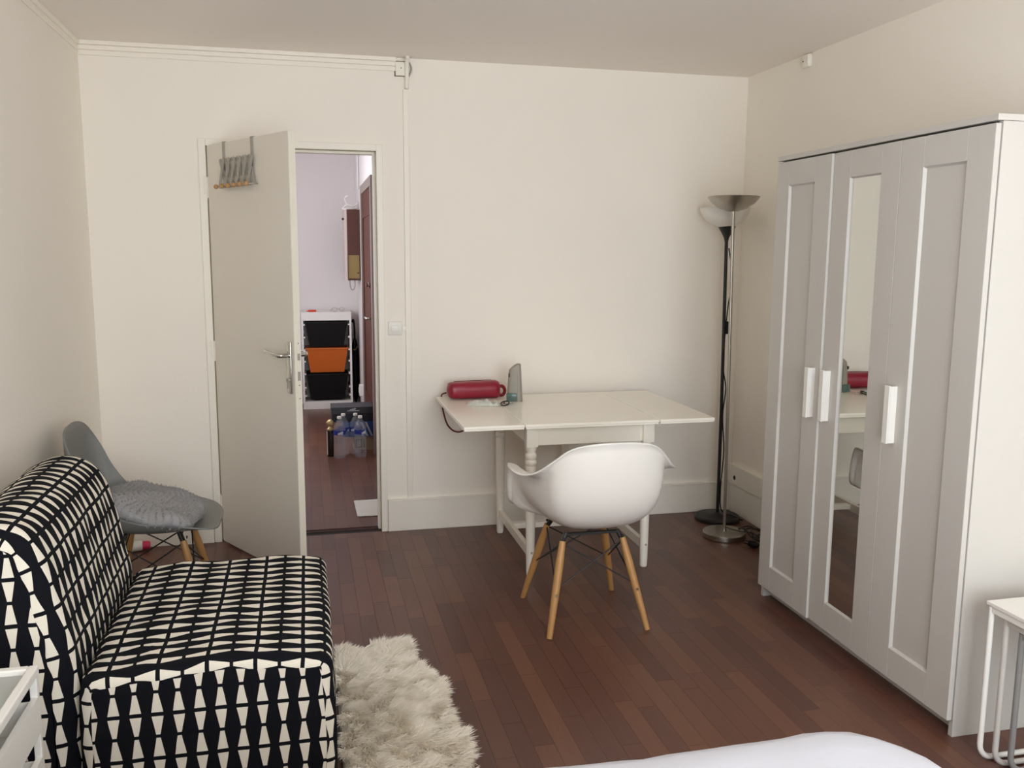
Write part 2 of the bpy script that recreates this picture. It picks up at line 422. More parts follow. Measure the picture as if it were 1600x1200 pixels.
jb = thing('junction_box', 'small square white junction box under the ceiling above the trunking', 'junction box', (0.235, 0, 2.40))
B('cover', M['trim'], jb, (-0.034, 0.026, -0.016, -0.004, -0.036, 0.030), bev=0.003)
B('gap_shade', M['gap_shade'], jb, (-0.039, 0.034, -0.004, 0, -0.039, 0.036), label='dark plate painted as the shaded gap around the cover')
bm = bmesh.new(); tube(bm, catmull([(0.036, -0.008, 0.03), (0.046, -0.01, 0.0), (0.034, -0.01, -0.035), (0.022, -0.008, -0.052)], 5), 0.004, 8); finish(bm, 'cable', M['zinc'], jb, True)
bm = bmesh.new(); bmesh.ops.create_icosphere(bm, subdivisions=1, radius=0.003, matrix=Matrix.Translation((-0.006, -0.017, 0.0))); finish(bm, 'screw', M['darkhole'], jb)
ls = thing('light_switch', 'white square light switch on the wall right of the doorway', 'light switch', (0.183, 0, 1.094))
B('switch_plate', M['white'], ls, (-0.036, 0.036, -0.010, 0, -0.036, 0.036), bev=0.004, smooth=True)
B('rocker', M['white'], ls, (-0.020, 0.020, -0.015, -0.0095, -0.017, 0.017), bev=0.002, smooth=True)
B('stub_trunking', M['trim'], ls, (0.036, 0.055, -0.010, 0, -0.012, 0.012), bev=0.001)
sn = thing('wall_box', 'small white junction box at the top of the right wall', 'junction box', (XR, -0.612, 2.418))
bm = bmesh.new(); box(bm, -0.026, 0.0, -0.032, 0.032, -0.034, 0.028, bev=0.010); finish(bm, 'housing', M['trim'], sn, True, 40)
bm = bmesh.new(); prism(bm, [(-0.030, 0.020), (-0.006, 0.020), (-0.020, -0.022), (-0.030, -0.018)], 'x', -0.0285, -0.024); finish(bm, 'cover_flap', M['white'], sn)
bm = bmesh.new(); bmesh.ops.create_icosphere(bm, subdivisions=1, radius=0.0035, matrix=Matrix.Translation((-0.027, 0.012, -0.004))); finish(bm, 'screw', M['darkhole'], sn)
bm = bmesh.new(); tube(bm, [(XR-0.0315, -0.100, 0.215), (XR-0.0295, -0.100, 0.215)], 0.013, 16)
tag(finish(bm, 'cable_hole', M['darkhole']), 'round dark cable hole in the skirting of the right wall', 'hole')

# ------------------------------------------------------------------ the open door
dx, dy = 0.39, -0.66; dl = math.hypot(dx, dy); drz = math.atan2(dy, dx)
# local +x runs from hinge to lock edge, local -y is the room-side face turned to the left
dr = struct(thing('door_1', 'pale grey-cream flush door standing open into the room', 'door', (-0.722, -0.004, 0), drz), 'pale grey-cream flush door standing open into the room', 'door')
DW, DT = 0.784, 0.033
B('leaf', M['door'], dr, (0.013, DW-0.001, 0.0, DT, 0.010, OZ), bev=0.002)
B('lock_edge', M['dooredge'], dr, (DW-0.001, DW+0.001, 0.001, DT-0.001, 0.011, OZ-0.001), label='cream painted lock edge')
for z in (1.04, 0.965, 0.885):
    pass
lk = B('lock_plate', M['dooredge'], dr, (DW+0.001, DW+0.002, 0.010, 0.028, 0.83, 1.10))
for z0, z1 in ((1.015, 1.045), (0.925, 0.965)):
    B('latch', M['zinc'], lk, (DW+0.002, DW+0.005, 0.013, 0.025, z0, z1))
for z in (1.09, 0.905, 0.845):
    bm = bmesh.new(); bmesh.ops.create_icosphere(bm, subdivisions=1, radius=0.004, matrix=Matrix.Translation((DW+0.002, 0.019, z))); finish(bm, 'screw', M['zinc'], lk)
for z in (1.803, 1.003, 0.209):
    bm = bmesh.new(); tube(bm, [(-0.004, -0.006, z-0.045), (-0.004, -0.008, z+0.045)], 0.0105, 10); box(bm, -0.012, 0.012, -0.004, 0.004, z-0.06, z+0.04)
    finish(bm, 'hinge', M['trim'], dr)
for side, yy in ((-1, 0.0), (1, DT)):
    s = side
    hp_ = B('handle_plate', M['chrome'], dr, (DW-0.058, DW-0.022, yy + (-0.007 if s < 0 else 0.0), yy + (0.0 if s < 0 else 0.007), 0.865, 1.095), bev=0.003, smooth=True)
    bm = bmesh.new()
    pts = [(DW-0.040, yy, 1.035), (DW-0.040, yy+s*0.030, 1.035), (DW-0.040, yy+s*0.044, 1.036), (DW-0.055, yy+s*0.054, 1.037), (DW-0.10, yy+s*0.055, 1.040), (DW-0.165, yy+s*0.052, 1.047)]
    tube(bm, catmull(pts, 5), [0.010]*11 + [0.0095]*5 + [0.009]*10, 12); finish(bm, 'lever', M['chrome'], hp_, True, 50)
    bm = bmesh.new(); tube(bm, [(DW-0.040, yy+s*0.006, 0.925), (DW-0.040, yy+s*0.016, 0.925)], 0.010, 12); box(bm, DW-0.045, DW-0.035, yy+min(s*0.006, s*0.014), yy+max(s*0.006, s*0.014), 0.888, 0.918)
    finish(bm, 'lock_cylinder', M['zinc'], hp_, False)

# accordion hook rack hung over the door top
rk = thing('hook_rack', 'grey metal accordion hook rack with wooden balls over the open door', 'coat rack', (-0.722, -0.004, 0), drz)
X0, X1 = 0.195, 0.470
for xx in (X0, X1):
    B('hanging_strap', M['zinc'], rk, (xx-0.010, xx+0.010, -0.004, -0.001, 1.865, OZ+0.003), (xx-0.010, xx+0.010, -0.004, DT+0.004, OZ+0.0005, OZ+0.003), (xx-0.010, xx+0.010, DT+0.001, DT+0.004, 1.95, OZ+0.003))
nb = 5; st = (X1-X0)/nb
for i in range(nb+1):
    # two crossing bars per cell, each flat strip leaning the other way, second layer just in front
    for s, yo in ((1, -0.008), (-1, -0.014)):
        xm = X0 + i*st
        xa, xb = xm - s*st*0.62, xm + s*st*0.62
        if i == 0 and s == 1: pass
        bm = bmesh.new()
        box(bm, -0.0095, 0.0095, -0.002, 0.002, -0.066, 0.066, rot=Matrix.Rotation(-s*0.36, 3, 'Y'), at=(xm, yo-0.002, 1.862-0.01))
        finish(bm, 'scissor_bar', M['zinc'], rk)
for i in range(nb+1):
    for zz, sc in ((1.782, 1), ):
        xm = X0 + 0.045 + i*st*1.06
        bm = bmesh.new(); tube(bm, [(xm, -0.012, zz+0.004), (xm, -0.060, zz)], 0.004, 8); pg = finish(bm, 'peg', M['zinc'], rk, True)
        bm = bmesh.new(); bmesh.ops.create_uvsphere(bm, u_segments=16, v_segments=10, radius=0.0112, matrix=Matrix.Translation((xm, -0.068, zz))); finish(bm, 'wooden_ball', M['oak'], rk, True)
B('lower_bar', M['zinc'], rk, (X0-0.02, X1+0.005, -0.022, -0.017, 1.779, 1.787))

# ------------------------------------------------------------------ wardrobe
wx, wy0, wy1, wt = 1.635, -2.444, -1.252, 1.882
wd = thing('wardrobe', 'tall white three-door wardrobe with a mirror in its middle door', 'wardrobe', (wx, -1.848, 0))
oy = 1.848
def W_(a): return a + oy
x_side = 0.020
B('side_panel', M['ward'], wd, (x_side, 0.496, W_(wy0), W_(wy0)+0.018, 0, wt-0.019), bev=0.001)
B('side_panel', M['ward'], wd, (x_side, 0.496, W_(wy1)-0.018, W_(wy1), 0, wt-0.019), bev=0.001)
B('top_panel', M['ward'], wd, (0.0, 0.496, W_(wy0)-0.001, W_(wy1), wt-0.018, wt), bev=0.001)
B('bottom_panel', M['ward'], wd, (x_side+0.001, 0.49, W_(wy0)+0.018, W_(wy1)-0.018, 0.062, 0.08))
B('back_panel', M['ward'], wd, (0.488, 0.494, W_(wy0)+0.018, W_(wy1)-0.018, 0.062, wt-0.02))
B('plinth', M['ward'], wd, (0.06, 0.075, W_(wy0)+0.018, W_(wy1)-0.018, 0.0, 0.061))
seams = [-1.255, -1.642, -2.035, -2.441]
DZ0, DZ1 = 0.055, 1.857
panels = [(-1.347, -1.532), (-1.749, -1.932), (-2.146, -2.334)]
for k in range(3):
    ya, yb = W_(seams[k])-0.001, W_(seams[k+1])+0.001      # ya far, yb near
    pa, pb = W_(panels[k][0]), W_(panels[k][1]); z0, z1 = 0.162, 1.762
    d_ = bpy.data.objects.new('door', None); COL.objects.link(d_); d_.parent = wd; d_.empty_display_size = 0.05
    if k == 1:     # the mirror door hangs slightly inwards at its handle edge
        piv = Vector((0.0, yb, 0)); rm = Matrix.Rotation(-0.024, 4, 'Z')
        d_.matrix_local = Matrix.Translation(piv) @ rm @ Matrix.Translation(-piv)
    bm = bmesh.new()
    # rails and stiles with a small inner chamfer
    T = 0.018; c = 0.006
    for (a0, a1, b0, b1) in ((yb, pb, DZ0, DZ1), (pa, ya, DZ0, DZ1)):
        box(bm, 0.0, T, a0, a1, b0, b1, bev=0.0012, seg=1)
    box(bm, 0.0, T, pb, pa, DZ0, z0, bev=0.0012, seg=1); box(bm, 0.0, T, pb, pa, z1, DZ1, bev=0.0012, seg=1)
    def cham(p1, p2, q1, q2):
        bm.faces.new([bm.verts.new(v) for v in (p1, p2, q2, q1)])
    A = [(0.0006, pb, z0), (0.0006, pa, z0), (0.0006, pa, z1), (0.0006, pb, z1)]
    I = [(0.0105, pb+c, z0+c), (0.0105, pa-c, z0+c), (0.0105, pa-c, z1-c), (0.0105, pb+c, z1-c)]
    for i in range(4): cham(A[i], A[(i+1) % 4], I[i], I[(i+1) % 4])
    finish(bm, 'door_frame', M['ward'], d_)
    if k == 1:
        B('mirror', M['mirror'], d_, (0.0085, 0.016, pb+c*0.8, pa-c*0.8, z0+c*0.8, z1-c*0.8), label='tall narrow mirror')
    else:
        B('door_panel', M['ward'], d_, (0.010, 0.016, pb+0.001, pa-0.001, z0+0.001, z1-0.001))
    hy = (-1.595, -1.686, -2.084)[k]
    bm = bmesh.new(); box(bm, -0.030, -0.024, W_(hy)-0.013, W_(hy)+0.013, 0.862, 1.058, bev=0.0015); box(bm, -0.026, 0.0, W_(hy)-0.013, W_(hy)-0.009, 0.864, 1.056)
    finish(bm, 'handle', M['white'], d_)

# ------------------------------------------------------------------ drop-leaf table
TX0, TX1, TS0, TS1, TY0, TY1, TZ = 0.386, 1.572, 0.662, 1.298, -0.062, -0.908, 0.735
tb = thing('drop_leaf_table', 'white drop-leaf table with turned legs against the back wall', 'table', (0.98, -0.485, 0))
ox, oyt = 0.98, -0.485
def tB(name, x0, x1, y0, y1, z0, z1, bev=0.002, mat_=None, label=None): return B(name, mat_ or M['tablew'], tb, (x0-ox, x1-ox, y0-oyt, y1-oyt, z0, z1), bev=bev, label=label)
def top_piece(name, x0, x1):
    bm = bmesh.new()
    box(bm, x0-ox, x1-ox, TY1-oyt, TY0-oyt, TZ-0.013, TZ, bev=0.003); box(bm, x0-ox+0.003, x1-ox-0.003, TY1-oyt+0.004, TY0-oyt-0.004, TZ-0.020, TZ-0.0125)
    return finish(bm, name, M['tablew'], tb)
top_piece('drop_leaf', TX0, TS0-0.0012); top_piece('tabletop', TS0+0.0012, TS1-0.0012); top_piece('drop_leaf', TS1+0.0012, TX1)
LX = (0.717, 1.280); LY = (-0.800, -0.150)
for lx in LX:
    for ly in LY:
        bm = bmesh.new()
        box(bm, lx-ox-0.027, lx-ox+0.027, ly-oyt-0.027, ly-oyt+0.027, 0.612, TZ-0.020, bev=0.002)
        prof = [(0.0005, 0.595), (0.024, 0.600), (0.030, 0.612)] if False else []
        lathe(bm, [(0.016, 0.0), (0.0185, 0.006), (0.0205, 0.12), (0.0225, 0.30), (0.024, 0.47), (0.0245, 0.515), (0.021, 0.522), (0.0265, 0.530), (0.0275, 0.540), (0.0245, 0.549), (0.022, 0.552),
                   (0.0265, 0.560), (0.0275, 0.568), (0.0255, 0.577), (0.021, 0.582), (0.0205, 0.590), (0.026, 0.603), (0.0268, 0.613)], (lx-ox, ly-oyt, 0), 24)
        lg = finish(bm, 'leg', M['tablew'], tb, True, 32)
        if ly < -0.5:
            bm = bmesh.new(); tube(bm, [(lx-ox+0.002, ly-oyt-0.0225, 0.112), (lx-ox+0.002, ly-oyt-0.0195, 0.112)], 0.0055, 10); finish(bm, 'bolt', M['zinc'], lg)
az0, az1 = 0.622, TZ-0.020
tB('apron', LX[0]+0.027, LX[1]-0.027, LY[0]-0.010, LY[0]+0.010, az0-0.005, az1)
tB('apron', LX[0]+0.027, LX[1]-0.027, LY[1]-0.010, LY[1]+0.010, az0-0.005, az1)
for lx in LX: tB('apron', lx-0.010, lx+0.010, LY[0]+0.027, LY[1]-0.027, az0-0.005, az1)
for lx in LX: tB('stretcher', lx-0.011, lx+0.011, LY[0]+0.014, LY[1]-0.014, 0.085, 0.130)
tB('stretcher', LX[0]+0.011, LX[1]-0.011, -0.40, -0.36, 0.095, 0.122)
tB('gate_leg', 1.07, 1.105, -0.130, -0.108, 0.10, az1)
tB('gate_leg', 0.86, 0.895, -0.130, -0.108, 0.10, az1)

# ------------------------------------------------------------------ moulded chairs
def shell_bm(rim, C, nu=10, thick=0.0055):
    # rim points carry (x, y, z, a, b, k): position plus how the inner profile swells towards it
    half = rim; full = [tuple(p) for p in half] + [(-p[0],)+tuple(p[1:]) for p in half[-2:0:-1]]
    N = len(full); R = []
    for i in range(N):
        a, b, c, d = (np.array(full[(i+j) % N]) for j in (-1, 0, 1, 2))
        for k in range(6):
            t = k/6
            R.append(0.5*((2*b) + (c-a)*t + (2*a-5*b+4*c-d)*t*t + (3*b-a-3*c+d)*t**3))
    bm = bmesh.new(); C = np.array(C); cen = bm.verts.new(C); rings = []
    for i in range(1, nu*2+9):
        t = i/(nu*2+8); ring = []
        for r in R:
            d = r[:3]-C; g = max(r[6], 0.0)
            Wp = C + np.array([d[0]*(1-g), d[1]*(1-g), d[2] - min(0.016, g*0.10)])
            P1 = C + np.array([d[0]*r[3], d[1]*r[3], 0]); P2 = C + np.array([d[0]*r[4], d[1]*r[4], d[2]*r[5]])
            tw = 1.0 - min(0.25, g*1.4)
            if t <= tw or g < 1e-4:
                s = min(t/tw, 1.0)
                q = C*(1-s)**3 + 3*P1*s*(1-s)**2 + 3*P2*s*s*(1-s) + Wp*s**3
            else:
                s = (t-tw)/(1-tw); Pm = Wp + np.array([d[0]*g*0.25, d[1]*g*0.25, min(0.016, g*0.10)])
                q = Wp*(1-s)**2 + 2*Pm*s*(1-s) + r[:3]*s*s
            ring.append(bm.verts.new(q))
        rings.append(ring)
    n = len(R)
    for k in range(n): bm.faces.new((cen, rings[0][k], rings[0][(k+1) % n]))
    for A, Bv in zip(rings, rings[1:]):
        for k in range(n): bm.faces.new((A[k], Bv[k], Bv[(k+1) % n], A[(k+1) % n]))
    return bm
def add_solid(o, th):
    m = o.modifiers.new('thickness', 'SOLIDIFY'); m.thickness = th; m.offset = 0
def chair_base(root, top_z, spread_x, spread_y, tx=0.125, ty=0.115):
    feet = {}
    for sx in (-1, 1):
        for sy in (-1, 1):
            a = Vector((sx*tx, sy*ty, top_z-0.018)); b = Vector((sx*spread_x, sy*spread_y, 0.0))
            feet[(sx, sy)] = (a, b)
            bm = bmesh.new(); m = a.lerp(b, 0.25); tube(bm, [a, m, a.lerp(b, 0.6), b], [0.0125, 0.0165, 0.0150, 0.0115], 14)
            # flatten the foot onto the floor
            for v in bm.verts:
                if v.co.z < 0: v.co.z = 0
            lg = finish(bm, 'leg', M['wood'], root, True, 50)
            bm = bmesh.new(); p = a.lerp(b, 0.55); d = Vector((0, 1 if sy > 0 else -1, 0)); tube(bm, [p + d*0.013, p + d*0.0175], 0.0055, 8); finish(bm, 'bolt', M['steel'], lg)
            bm = bmesh.new(); tube(bm, [a.lerp(b, 0.04), Vector((sx*(tx-0.018), sy*(ty-0.015), top_z+0.010))], [0.010, 0.010], 10)
            bq = Vector((sx*(tx-0.004), sy*(ty+0.012), top_z-0.006)); tube(bm, [bq, bq+Vector((0, sy*0.004, 0))], 0.006, 8)
            finish(bm, 'bracket', M['black'], root)
    mid = lambda k, t: feet[k][0].lerp(feet[k][1], t)
    wires = []
    for s in (-1, 1):
        wires += [(mid((s, -1), 0.02), mid((s, 1), 0.50)), (mid((s, 1), 0.02), mid((s, -1), 0.50))]
        wires += [(mid((-1, s), 0.02), mid((1, s), 0.50)), (mid((1, s), 0.02), mid((-1, s), 0.50))]
    wires += [(mid((-1, -1), 0.55), mid((1, -1), 0.55))] if False else []
    for a, b in wires:
        bm = bmesh.new(); tube(bm, [a, b], 0.0030, 8); finish(bm, 'cross_wire', M['black'], root)
    for s in (-1, 1):
        bm = bmesh.new(); box(bm, -tx+0.01, tx-0.01, s*(ty-0.0125)-0.0075, s*(ty-0.0125)+0.0075, top_z+0.000, top_z+0.010)
        finish(bm, 'seat_bracket', M['black'], root)

ch = thing('tub_armchair', 'white moulded plastic armchair on wooden dowel legs at the white table', 'chair', (0.822, -1.275, 0), 0)
rimA = [(0.0, 0.255, 0.405, .55, .85, 1.0, 0), (0.13, 0.255, 0.405, .55, .85, 1.0, 0), (0.245, 0.249, 0.412, .65, .90, .7, 0), (0.291, 0.236, 0.436, .78, .90, .35, .05), (0.303, 0.224, 0.500, .84, .92, .35, .07),
        (0.305, 0.208, 0.565, .84, .90, .45, .08), (0.312, 0.175, 0.612, .82, .86, .60, .12), (0.332, 0.085, 0.622, .78, .81, .60, .18), (0.338, -0.020, 0.628, .78, .79, .60, .205), (0.320, -0.115, 0.634, .80, .80, .58, .20), (0.278, -0.182, 0.660, .84, .86, .52, .13),
        (0.230, -0.230, 0.708, .88, .95, .46, .05), (0.172, -0.266, 0.758, .88, .98, .42, .03), (0.095, -0.288, 0.781, .86, .99, .40, .02), (0.0, -0.296, 0.786, .85, .99, .40, .02)]
sh = finish(shell_bm(rimA, (0, 0.0, 0.388)), 'shell', M['plastic'], ch, True); add_solid(sh, 0.006); sh.location = (0.028, 0, 0)
chair_base(ch, 0.375, 0.203, 0.215)

gc = thing('side_chair', 'grey moulded plastic chair with wooden legs in the left back corner', 'chair', (-0.878, -0.960, 0), -PI/2)
rimB = [(0.0, 0.250, 0.405, .55, .85, 1.0, 0), (0.12, 0.246, 0.408, .55, .85, 1.0, 0), (0.195, 0.205, 0.425, .6, .85, .8, 0), (0.228, 0.10, 0.452, .7, .86, .45, 0), (0.232, -0.02, 0.470, .76, .88, .40, 0),
        (0.215, -0.125, 0.510, .82, .92, .36, 0), (0.205, -0.190, 0.600, .84, .96, .38, 0), (0.200, -0.235, 0.700, .84, 1.0, .40, 0), (0.170, -0.275, 0.780, .84, 1.0, .40, 0), (0.10, -0.292, 0.812, .84, 1.0, .40, 0), (0.0, -0.296, 0.818, .84, 1.0, .40, 0)]
sh = finish(shell_bm(rimB, (0, 0.0, 0.395)), 'shell', M['greyplastic'], gc, True); add_solid(sh, 0.006)
chair_base(gc, 0.380, 0.195, 0.20)

# plush cushion on the grey chair
cu = thing('plush_cushion', 'grey fluffy cushion lying on the grey chair', 'cushion', (-0.885, -1.010, 0.405), math.radians(-6))
bm = bmesh.new()
bmesh.ops.create_uvsphere(bm, u_segments=48, v_segments=28, radius=1.0)
tilt = Matrix.Rotation(math.radians(13), 3, 'Y')
for v in bm.verts:
    x_, y_, z_ = v.co
    r_ = math.hypot(x_, y_)
    if r_ > 1e-6:
        th = math.atan2(y_, x_); sq = (abs(math.cos(th))**5 + abs(math.sin(th))**5)**(-1/5)
        x_, y_ = x_*sq, y_*sq
    co = Vector((x_*0.185, y_*0.185, z_*0.058*(1.0 + 0.15*noise.noise(Vector((x_*2, y_*2, z_))))))
    co.z += 0.018*noise.noise(co*9) ; co.x += 0.010*noise.noise(co*8 + Vector((5, 0, 0)))
    v.co = tilt @ co + Vector((0, 0, 0.082))
pad = finish(bm, 'pad', M['greyfur'], cu, True)
me = pad.data; nv = len(me.polygons)
ctr = np.array([p.center for p in me.polygons]); nor = np.array([p.normal for p in me.polygons]); ar = np.array([p.area for p in me.polygons])
idx = np.random.choice(nv, 16000, p=ar/ar.sum()); Pn = ctr[idx] + np.random.normal(size=(16000, 3))*0.003
Dn = nor[idx] + np.random.normal(size=(16000, 3))*0.22; Dn /= np.linalg.norm(Dn, axis=1)[:, None]
strands('plush_pile', M['greyfur'], cu, Pn, Dn, np.random.uniform(0.0025, 0.0048, 16000), np.full(16000, 0.0026), np.random.normal(size=(16000, 3))*0.25 + np.array([0.3, 0, -0.3]))

# ------------------------------------------------------------------ patterned chair bed
sofa = thing('chair_bed', 'armless chair bed in a black and white trapezoid print cover', 'sofa', (-0.75, -1.955, 0))
sy0, sy1 = -2.345, -1.520
def padded(name, prof, y0, y1, r, parent, u0=0.0, v0=0.0, wr=0.004, cap_du=0.0, cap_v=None):
    # profile: list of (x, z), open curve over the outside; swept along y with rounded ends and flat end caps, UVs in metres
    P = [Vector((p[0], p[1])) for p in prof]
    s = [0.0]
    for a, b in zip(P, P[1:]): s.append(s[-1] + (b-a).length)
    Nn = []
    for i in range(len(P)):
        t = P[min(i+1, len(P)-1)] - P[max(i-1, 0)]; t.normalize(); Nn.append(Vector((t.y, -t.x)))   # inward if profile runs the outside
    ysec = []; k = 5
    for j in range(k+1):
        a = (PI/2)*(1-j/k); ysec.append((y0 + r - r*math.sin(a), r*(1-math.cos(a))))
    n = int((y1-y0-2*r)/0.03)
    for j in range(1, n): ysec.append((y0+r + (y1-y0-2*r)*j/n, 0.0))
    for j in range(k+1):
        a = (PI/2)*(j/k); ysec.append((y1 - r + r*math.sin(a), r*(1-math.cos(a))))
    bm = bmesh.new(); uvl = bm.loops.layers.uv.new('cloth')
    arc = [0.0]
    for (ya, ia), (yb, ib) in zip(ysec, ysec[1:]): arc.append(arc[-1] + math.hypot(yb-ya, ib-ia))
    G = []
    for (yy, ins) in ysec:
        row = []
        for i, p in enumerate(P):
            q = p + Nn[i]*ins
            w = wr*(noise.noise(Vector((q.x*6, yy*7, q.y*6))) + 0.5*noise.noise(Vector((q.x*15, yy*14, q.y*15))))
            if q.y < 0.06: w *= 0.3
            q = q - Nn[i]*w
            row.append(bm.verts.new((q.x, yy, max(q.y, 0.004))))
        G.append(row)
    for j in range(len(G)-1):
        for i in range(len(P)-1):
            f = bm.faces.new((G[j][i], G[j][i+1], G[j+1][i+1], G[j+1][i]))
            for lp, (jj, ii) in zip(f.loops, ((j, i), (j, i+1), (j+1, i+1), (j+1, i))):
                lp[uvl].uv = (arc[jj]+u0, s[ii]+v0)
    for row in (G[0], G[-1]):
        f = bm.faces.new(row)
        for lp in f.loops:
            lp[uvl].uv = (lp.vert.co.x + cap_du, (cap_v or 0.0) - lp.vert.co.z)
    bmesh.ops.triangulate(bm, faces=[f for f in bm.faces if len(f.verts) > 4])
    for v in bm.verts: v.co -= Vector((-0.75, -1.955, 0))
    me_o = finish(bm, name, M['print'], parent, True, 60)
    return me_o
def dens(pts, step=0.02):
    out = []
    for a, b in zip(pts, pts[1:]):
        a, b = Vector(a), Vector(b); n = max(1, int((b-a).length/step))
        out += [a.lerp(b, k/n) for k in range(n)]
    return out + [Vector(pts[-1])]
cr = [(0.0, 0.0)]
rr = 0.045; fx = -0.222; tz = 0.425
arcp = [(fx - rr + rr*math.sin(a), tz - 0.004 - rr + rr*math.cos(a)) for a in [PI/2*k/6 for k in range(7)]]
seatp = dens([(-0.862, 0.02), (-0.862, 0.36), (-0.855, 0.40), (-0.83, 0.418), (-0.70, 0.430), (-0.50, 0.432), (-0.36, 0.430)] + arcp + [(fx+0.004, 0.22), (fx+0.002, 0.02)])
padded('seat_cushion', [(p[0], p[1]) for p in seatp], sy0, sy1, 0.032, sofa, u0=0.0135, wr=0.0085, v0=0.036, cap_du=0.016, cap_v=0.425)
bp = [(v.x, v.y) for v in catmull([Vector((q[0], q[1], 0)) for q in [(-1.236, 0.02), (-1.244, 0.35), (-1.240, 0.58), (-1.215, 0.70), (-1.165, 0.775), (-1.10, 0.812), (-1.045, 0.820), (-0.995, 0.808), (-0.955, 0.775), (-0.925, 0.715), (-0.900, 0.62), (-0.882, 0.52), (-0.868, 0.43), (-0.868, 0.30), (-0.868, 0.02)]], 6)]
padded('backrest', bp, sy0+0.02, sy1+0.015, 0.055, sofa, u0=0.0135, v0=0.02, wr=0.007, cap_du=0.03, cap_v=0.44)

# ------------------------------------------------------------------ sheepskin
rg = thing('sheepskin_rug', 'cream sheepskin rug on the floor in front of the chair bed', 'rug', (0, -1.9, 0))
outl = [(-0.195, -1.530), (-0.129, -1.485), (0.035, -1.455), (0.075, -1.500), (0.065, -1.610), (0.098, -1.690), (0.135, -1.770), (0.150, -1.830), (0.130, -1.960), (0.142, -2.050), (0.165, -2.130), (0.158, -2.270), (0.13, -2.40), (0.08, -2.50), (-0.03, -2.56), (-0.14, -2.53), (-0.195, -2.42)]
ol = [(v.x, v.y) for v in catmull([Vector((a, b, 0)) for a, b in outl], 4, True)]
c0 = Vector((-0.03, -2.0, 0))
bm = bmesh.new(); top = []; rings = []
for s_, z_ in ((1.0, 0.001), (1.0, 0.010), (0.92, 0.020), (0.7, 0.026), (0.4, 0.028)):
    rings.append([bm.verts.new((c0.x+(a-c0.x)*s_, c0.y+(b-c0.y)*s_+1.9, z_)) for a, b in ol])
for A, Bv in zip(rings, rings[1:]):
    for k in range(len(A)): bm.faces.new((A[k], A[(k+1) % len(A)], Bv[(k+1) % len(A)], Bv[k]))
bm.faces.new(rings[-1]); bm.faces.new(rings[0][::-1])
finish(bm, 'hide', M['hide'], rg, True)
def inside(x, y):
    c = False; n = len(ol); j = n-1
    for i in range(n):
        if (ol[i][1] > y) != (ol[j][1] > y) and x < (ol[j][0]-ol[i][0])*(y-ol[i][1])/(ol[j][1]-ol[i][1])+ol[i][0]: c = not c
        j = i
    return c
NS = 52000; Pp = []; Bd = []; Ll = []
while len(Pp) < NS:
    x_, y_ = random.uniform(-0.195, 0.17), random.uniform(-2.56, -1.45)
    if not inside(x_, y_): continue
    cell = Vector((x_*16, y_*16, 0)); a = 2.6*noise.noise(cell) + 1.6*noise.noise(cell*2.6)
    rad = Vector((x_-c0.x, (y_-c0.y)*0.5, 0)); 
    vec = rad/0.20 + Vector((0.75, -0.85, 0)); base_a = math.atan2(vec.y, vec.x) + 0.75*a
    w = 0.55 + 0.45*min(1.0, rad.length/0.15)
    Bd.append((math.cos(base_a)*w, math.sin(base_a)*w, -0.05 + 0.25*noise.noise(cell*1.7)))
    Pp.append((x_, y_+1.9, 0.018 + 0.006*noise.noise(cell)))
    Ll.append(0.040 + 0.014*noise.noise(cell*0.8) + random.uniform(-0.006, 0.010))
Pp = np.array(Pp); Bd = np.array(Bd); Ll = np.array(Ll)
Dd = np.array([0, 0, 0.55]) + Bd*0.45 + np.random.normal(size=(NS, 3))*0.16; Dd /= np.linalg.norm(Dd, axis=1)[:, None]
strands('fleece', M['fur'], rg, Pp, Dd, Ll, np.full(NS, 0.0030), Bd*0.9 + np.random.normal(size=(NS, 3))*0.12, up=(0, -0.4, 1))

# ------------------------------------------------------------------ bed in the foreground
bd = thing('bed', 'bed with white linen in the foreground', 'bed', (-0.2, -4.2, 0))
bx0, bx1, by0, by1, bz = -1.10, 0.868, -5.25, -3.165, 0.555
def foot(n=160, r=0.16, inset=0.0):
    pts = []
    X0, X1, Y0, Y1 = bx0+inset, bx1-inset, by0+inset, by1-inset; r = max(r-inset, 0.02)
    for cx, cy, a0 in ((X1-r, Y1-r, 0), (X0+r, Y1-r, PI/2), (X0+r, Y0+r, PI), (X1-r, Y0+r, 1.5*PI)):
        for k in range(12): pts.append((cx + r*math.cos(a0+PI/2*k/11), cy + r*math.sin(a0+PI/2*k/11)))
    # resample evenly
    P = [Vector((a, b)) for a, b in pts] + [Vector(pts[0])]; L = [0]
    for a, b in zip(P, P[1:]): L.append(L[-1]+(b-a).length)
    out = []; j = 0
    for k in range(n):
        t = L[-1]*k/n
        while L[j+1] < t: j += 1
        out.append(P[j].lerp(P[j+1], (t-L[j])/max(L[j+1]-L[j], 1e-9)))
    return out
bm = bmesh.new(); rings = []
lev = [(0.0, 0.03), (0.0, 0.18), (0.0, 0.33), (0.0, 0.44), (0.004, 0.49), (0.014, 0.52), (0.032, 0.541), (0.06, 0.551), (0.11, 0.555), (0.2, 0.556), (0.32, 0.556), (0.46, 0.556), (0.62, 0.556), (0.8, 0.556)]
